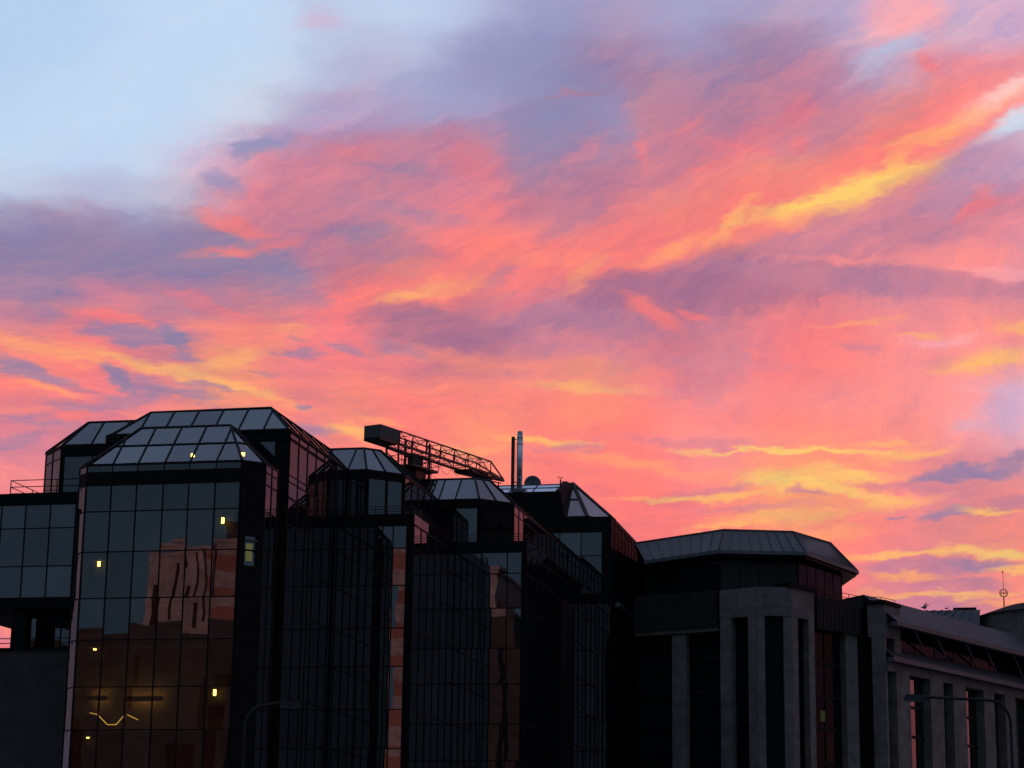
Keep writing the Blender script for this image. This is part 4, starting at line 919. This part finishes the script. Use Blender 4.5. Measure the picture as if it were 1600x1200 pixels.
# pavilion storey
Q1, Q2_, Q3, Q4 = (-19.5, 133.9), (-15.33, 130.4), (-10.73, 131.8), (-8.5, 138.0)
MB().prism([(-22.45, 150), (-22.45, 146.0), (-20.6, 134.4), (-19.4, 134.0), (-15.33, 130.5), (-10.8, 131.87), (-8.56, 138.0), (-9.5, 150)], 20.31, 22.6).build('pavilion_wall', DARK, t)
curtain(t, (-19.9, 134.2), Q2_, span(0, 5.9, 1.18), [20.45, 22.4], SOFTG)
curtain(t, Q2_, Q3, span(0, 4.75, 1.19), [20.5, 22.4], SOFTG, skip=((0, 0), (1, 0), (2, 0), (3, 0)))
MB().wall(Q2_, Q3, .05, 4.7, 20.45, 22.4, 0, .05).build('pavilion_panel', RIB, t)
curtain(t, Q3, Q4, span(0, 6.5, 1.3), [20.5, 21.4, 22.6], DIMG)
E = [(-20.45, 133.35), (-15.34, 129.74), (-10.14, 131.13), (-7.44, 139.06), (-10.5, 150.0), (-22.45, 150), (-22.45, 146.5)]
Tp = [(-21.48, 136.28), (-15.25, 131.99), (-11.15, 133.23), (-9.11, 137.88), (-12.0, 147.5), (-22.45, 147.5), (-22.45, 144.0)]
def inset(p, k): return tuple(lerp((*p, 0), (-15, 138, 0), k)[:2])
MB().prism([inset(p, .025) for p in E], 22.62, 22.78).build('soffit', FRAME, t)
MB().prism(E, 22.785, 23.0).build('gutter', GUTTER, t)
MB().loft([(*inset(p, .012), 23.005) for p in E], [(*p, 24.6) for p in Tp]).build('pavilion_roof', METAL, t)
f = MB()
for k, n in ((0, 8), (1, 8), (2, 17), (3, 14)):
    for i in range(n+1):
        p = Vector((*lerp((*inset(E[k], .012), 0), (*inset(E[k+1], .012), 0), i/n)[:2], 23.03)); q = Vector((*lerp((*Tp[k], 0), (*Tp[k+1], 0), i/n)[:2], 24.63))
        f.beam(p, q, .05, .07)
for p, q in zip(Tp[:4], Tp[1:]): f.beam((*p, 24.62), (*q, 24.62), .12, .08)
f.build('roof_seams', METAL, t)
rail(t, [(-9.3, 132.8), (-7.2, 136.5), (-6.0, 136.8), (-5.2, 138.4)], 20.45, .5, 2, 1.7)

# ================================================================ long wing
t = thing('office_wing', 'long stone wing on the right with two tiers of metal roof and slanted struts', 'office building', 2, 152, 0)
Dw = Vector((math.sin(R(23.9)), math.cos(R(23.9)))); Nw = Vector((Dw.y, -Dw.x)); W0 = Vector((-4.9, 137.0))
WP = (W0.x-Dw.x*1.0, W0.y-Dw.y*1.0); WQ = tuple(W0+Dw*60)
def wu(u): return u+1.0
LEN = 52
f = MB().wall(WP, WQ, 0, LEN, 0, 16.9, -9, -1.0); f.wall(WP, WQ, 0, LEN, 16.9, 20.2, -8.6, -1.4); f.build('wall', DARK, t)
piers = [(.07, 1.96), (4.92, 6.82), (8.28, 10.26), (13.1, 14.78), (16.58, 18.3)]
x = 18.3
while x < 46: piers += [(x+3.1, x+4.9), (x+6.6, x+8.4)]; x += 8.4
zz = [.1, 2.4, 4.4, 6.4, 8.45, 10.5, 12.55, 14.4, 16.25]
for (u0, u1) in piers: MB().wall(WP, WQ, wu(u0), wu(u1), 0, 16.3, -.95, -.35).build('pier', STONE, t)
MB().wall(WP, WQ, 0, LEN, 16.305, 16.86, -.97, -.37).build('lintel', STONE, t)
pe = [-.9]+[x for p in piers for x in p]
for k in range(0, len(pe)-1, 2):
    u0, u1 = pe[k], pe[k+1]
    if u1-u0 < .3: continue
    mid = [u0, u0+.34*(u1-u0), u0+.67*(u1-u0), u1] if u1-u0 > 2 else [u0, (u0+u1)/2, u1]
    for i in range(len(mid)-1):
        for j in range(4, len(zz)-1): MB().wall(WP, WQ, wu(mid[i])+.03, wu(mid[i+1])-.03, zz[j]+.1, zz[j+1]-.1, -.97, -.93).build('window', GLASS, t)
    f = MB()
    for z0 in zz: f.wall(WP, WQ, wu(u0)+.01, wu(u1)-.01, z0-.09, z0+.09, -.985, -.86)
    for m0 in mid[1:-1]: f.wall(WP, WQ, wu(m0)-.05, wu(m0)+.05, .1, 16.25, -.985, -.88)
    f.build('window_frame', FRAME, t)
def wpt(u, o, z): p = Vector(WP)+Dw*u+Nw*o; return (p.x, p.y, z)
def troof(o0, z0, o1, z1, nm):
    MB().loft([wpt(0, o0, z0), wpt(LEN, o0, z0), wpt(LEN, o1, z1), wpt(0, o1, z1)], [wpt(0, o0, z0+.06), wpt(LEN, o0, z0+.06), wpt(LEN, o1, z1+.06), wpt(0, o1, z1+.06)]).build(nm, METAL, t)
    f = MB(); u = .2
    while u < LEN: f.beam(wpt(u, o0, z0+.07), wpt(u, o1, z1+.07), .035, .03); u += .5
    f.build('roof_seams', METAL, t)
troof(.02, 17.12, -.9, 17.85, 'skirt_roof'); MB().wall(WP, WQ, 0, LEN, 16.88, 17.14, -.4, .06).build('gutter', GUTTER, t)
troof(.32, 19.3, -2.0, 21.1, 'main_roof'); MB().wall(WP, WQ, 0, LEN, 19.08, 19.32, -.1, .36).build('gutter', GUTTER, t)
MB().loft([wpt(0, -2.0, 20), wpt(LEN, -2.0, 20), wpt(LEN, -8, 20), wpt(0, -8, 20)], [wpt(0, -2.0, 21.13), wpt(LEN, -2.0, 21.13), wpt(LEN, -8, 20.4), wpt(0, -8, 20.4)]).build('roof_ridge', METAL, t)
curtain(t, tuple(Vector(WP)-Nw*1.35), tuple(Vector(WQ)-Nw*1.35), span(0, LEN, 2.9), [17.5, 19.2], DIMG, bars=.05)
u = 2.47
while u < 44:
    for q in (0, 3.1):
        MB().beam(wpt(wu(u+q), -.15, 19.08), wpt(wu(u+q)+2.85, -.75, 17.82), .09, .09).build('strut', GUTTER, t)
    u += 7.7
# ================================================================ drum and back roofs
t = thing('round_stone_building', 'round stone drum with a dark capping at the far right, a globe vane on top', 'building', 3, 166, 0)
n = 24; cx, cy, rr = 5.4, 165.0, 5.6
ring = [(cx+rr*math.cos(i*math.tau/n+.1), cy+rr*math.sin(i*math.tau/n+.1)) for i in range(n)]
MB().prism(ring, 0, 23.15).build('drum_wall', STONE, t)
MB().loft([(cx+(x-cx)*1.03, cy+(y-cy)*1.03, 23.16) for x, y in ring], [(cx+(x-cx)*.62, cy+(y-cy)*.62, 23.98) for x, y in ring]).build('capping', DARK, t)
t = thing('metal_roof_building', 'low far building with a grey metal roof between the wing and the stone drum', 'building', -3, 163, 0)
MB().prism([(-6.5, 161), (-.1, 161), (-.1, 172), (-6.5, 172)], 0, 22.2).build('wall', DARK, t)
f = MB().loft([(-6.7, 160.8, 22.2), (.0, 160.8, 22.2), (.0, 172, 22.2), (-6.7, 172, 22.2)], [(-4.4, 162.0, 23.45), (.0, 162.0, 23.45), (.0, 171, 23.45), (-4.4, 171, 23.45)]); f.build('roof', METAL, t)
f = MB()
for i in range(9): f.beam((-6.6+.82*i, 160.85, 22.24), (-4.3+.54*i, 162.0, 23.49), .06, .06)
f.build('roof_seams', METAL, t)
MB().box(-1.9, -.2, 162.6, 166, 23.46, 23.72).build('roof_vent', DARK, t)
t = thing('globe_vane', 'thin mast with an openwork metal globe on the round stone building', 'weather vane', 1.76, 160.9, 23.6)
g = Vector((1.77, 160.9, 24.5)); b = MB()
for k in range(4):
    an = k*math.pi/4; ex = Vector((math.cos(an), math.sin(an), 0))
    b.path([g+(ex*math.cos(q*math.tau/20)+Vector((0, 0, 1))*math.sin(q*math.tau/20))*.30 for q in range(21)], .022, 5)
b.path([g+Vector((math.cos(q*math.tau/20), math.sin(q*math.tau/20), 0))*.30 for q in range(21)], .022, 5)
b.build('globe', ORANGELIT, t)
b = MB().tube((1.77, 160.9, 23.5), (1.77, 160.9, 24.2), .05, .04, 8); b.tube((1.77, 160.9, 24.8), (1.77, 160.9, 26.1), .02, .015, 6); b.tube((1.77, 160.9, 26.0), (1.77, 160.9, 26.12), .05, .05, 8); b.build('mast', STEEL, t)

# ================================================================ gulls on the ridge
def gull(a, b_, z, s, label, up):
    t = thing('gull', label, 'bird', a, b_, z, 'gulls on the roof ridge')
    rings = []; n = 10
    prof = [(-.30, .01, .10), (-.22, .035, .075), (-.12, .07, .03), (0, .095, 0), (.10, .085, .02), (.17, .055, .09), (.20, .045, .15), (.235, .05, .19), (.27, .04, .20), (.30, .016, .19), (.35, .006, .175)]
    for (x, r, zz) in prof: rings.append([(a+s*x, b_+s*r*math.cos(i*math.tau/n)*.9, z+s*(.20+zz*(1 if x > 0 else .6)+r*math.sin(i*math.tau/n))) for i in range(n)])
    m = MB()
    i0 = 0
    for r in rings: m.v += [Vector(p) for p in r]
    for k in range(len(rings)-1):
        for i in range(n): j = (i+1) % n; m.f.append((k*n+i, k*n+j, (k+1)*n+j, (k+1)*n+i))
    m.f += [tuple(reversed(range(n))), tuple((len(rings)-1)*n+i for i in range(n))]
    m.build('body', FEATHER, t, smooth=True)
    if up: MB().loft([(a-s*.12, b_-.01, z+s*.27), (a+s*.08, b_-.01, z+s*.27), (a+s*.08, b_+.03, z+s*.27), (a-s*.12, b_+.03, z+s*.27)], [(a+s*.16, b_, z+s*.62), (a+s*.19, b_, z+s*.62), (a+s*.19, b_+.02, z+s*.62), (a+s*.16, b_+.02, z+s*.62)]).build('wing', FEATHER, t)
    m = MB(); m.tube((a, b_-.02, z), (a, b_-.02, z+s*.13), .008, .008, 5); m.tube((a+.03, b_+.03, z), (a+.03, b_+.03, z+s*.13), .008, .008, 5); m.build('legs', FEATHER, t)
gull(-3.95, 161.9, 23.45, 1.0, 'gull with a lifted wing standing on the metal roof ridge', True)
gull(-2.35, 161.9, 23.45, .6, 'smaller hunched gull sitting further right on the ridge', False)

# ================================================================ street lamps
def wthing(name, label, cat, x, y, group):
    o = bpy.data.objects.new(name, None); COL.objects.link(o); o.location = (x, y, 0); o['label'] = label; o['category'] = cat; o['group'] = group
    ORG[o.name] = Vector((x, y, 0)); return o
def street_lamp(x, y, arm, h, s, label):
    t = wthing('street_lamp', label, 'street lamp', x, y, 'street lamps in front of the offices')
    MB().path([(x, y, .0), (x, y, 1.2)], .10, 12).build('base', LAMPG, t)
    pts = [(x, y, 1.2), (x, y, h-.75)]+[(x+s*.62*(1-math.cos(q)), y, h-.75+.68*math.sin(q)) for q in [k*math.pi/14 for k in range(1, 8)]]+[(x+s*arm, y, h)]
    MB().path(pts, .045, 10).build('pole', LAMPG, t, smooth=False)
    a, c = x+s*arm, x+s*(arm+.62)
    lo, hi = min(a, c), max(a, c)
    b = MB().loft([(lo, y-.12, h-.09), (hi, y-.12, h-.09), (hi, y+.12, h-.09), (lo, y+.12, h-.09)], [(lo+.06, y-.06, h+.07), (hi-.06, y-.06, h+.07), (hi-.06, y+.06, h+.07), (lo+.06, y+.06, h+.07)])
    hd = b.build('lamp_head', LAMPG, t)
    MB().loft([(lo+.08, y-.09, h-.14), (hi-.08, y-.09, h-.14), (hi-.08, y+.09, h-.14), (lo+.08, y+.09, h-.14)], [(lo+.04, y-.11, h-.092), (hi-.04, y-.11, h-.092), (hi-.04, y+.11, h-.092), (lo+.04, y+.11, h-.092)]).build('lens', DISH, hd)
street_lamp(14.98, 65, 2.55, 8.0, -1, 'unlit street lamp on the right with its arm reaching left over the stone wing')
street_lamp(-7.80, 65, 1.0, 7.55, 1, 'dim thin street lamp before the glass tower with its short arm to the right')

# ================================================================ across the street, seen only as reflections
def rear(label, a0, a1, b0, b1, h, mat, bands=None, slots=None):
    t = thing('street_building', label, 'building', (a0+a1)/2, (b0+b1)/2, 0, 'buildings mirrored in the glass fronts')
    if bands:
        z = 0; k = 0
        while z < h-.1:
            dz = bands[k % 2][0]; MB().box(a0, a1, b0, b1, z, min(h, z+dz)).build('facade_band', bands[k % 2][1], t); z += dz; k += 1
    else: MB().box(a0, a1, b0, b1, 0, h).build('wall', mat, t)
    MB().box(a0-.2, a1+.2, b0-.2, b1+.2, h+.001, h+.35).build('parapet', mat, t)
    if slots:
        for (s0, s1, z0, z1) in slots:
            MB().box(s0, s1, b1+.01, b1+.06, z0, z1).build('window', SOFTG, t)
    return t
rear('long dark brick block mirrored low in the tower glass', -112, -72.5, -36, -21, 28.3, BROWNB, slots=[(-90.2, -88.9, 12, 20), (-83.5, -82.9, 21, 26.5), (-80.4, -76.5, 8, 17.5), (-75.4, -73.6, 10, 24)])
rear('pale pink slab with a narrow notch mirrored in the middle of the tower glass', -82.4, -79.2, -34, -22.5, 37.0, BRICKP, slots=[(-81.75, -81.05, 28.6, 32.3), (-79.9, -79.6, 29, 36)])
rear('pink block with narrow slots mirrored right of the notched slab', -79.1, -76.15, -34, -22.0, 37.3, BRICKP, slots=[(-78.4, -78.1, 34.2, 36.2), (-77.9, -77.5, 29.4, 32.2), (-77.0, -76.8, 30, 35.8)])
rear('red and pink banded block mirrored at the right of the tower glass', -76.05, -73.1, -34, -22.6, 37.9, BRICKP, bands=((1.45, REDB), (1.75, BRICKP)))
rear('tall brown block rising above the pink ones in the reflection', -79.1, -73.0, -42, -34.2, 41.6, BROWNB, slots=[])
rear('red and pink banded tower mirrored in the narrow glass strip', -63.4, -58.8, -34, -22, 40.2, BRICKP, bands=((1.9, BRICKP), (1.7, REDB)))
rear('plain pink tower mirrored in the fourth glass block', -57.4, -55.0, -34, -22, 39.9, BRICKP, bands=((35.6, BROWNB), (9, BRICKP)))
rear('dark slab mirrored beside the pink tower in the fourth block', -54.9, -52.9, -36, -24, 36.3, BROWNB)
rear('long low dark block across the street', -54.4, -8, -46, -30, 19, BROWNB, slots=[(-52+4*k, -50+4*k, 12, 14.5) for k in range(10)])

# ================================================================ ground
def struct(name, m, z, pts, label):
    me = bpy.data.meshes.new(name); me.from_pydata([(x, y, z) for x, y in pts], [], [tuple(range(len(pts)))]); me.materials.append(m)
    o = bpy.data.objects.new(name, me); COL.objects.link(o); o['kind'] = 'structure'; o['label'] = label; o['category'] = 'ground'; return o
struct('ground', PAVE, -.13, [(-2500, -2500), (2500, -2500), (2500, 2500), (-2500, 2500)], 'paved city ground between the buildings')
def W2(a, b_): v = W(a, b_); return (v.x, v.y)
struct('road', ASPH, -.12, [W2(-200, -12), W2(200, -12), W2(200, 76), W2(-200, 76)], 'wide asphalt street in front of the offices')
t = None
me = bpy.data.meshes.new('pavement'); mb = MB(); mb.box(-200, 200, 76, 94, -.13, .0)
me.from_pydata([W(*v) for v in mb.v], [], mb.f); me.materials.append(PAVE); o = bpy.data.objects.new('pavement', me); COL.objects.link(o); o['kind'] = 'structure'; o['label'] = 'raised pavement with kerb before the glass offices'; o['category'] = 'pavement'
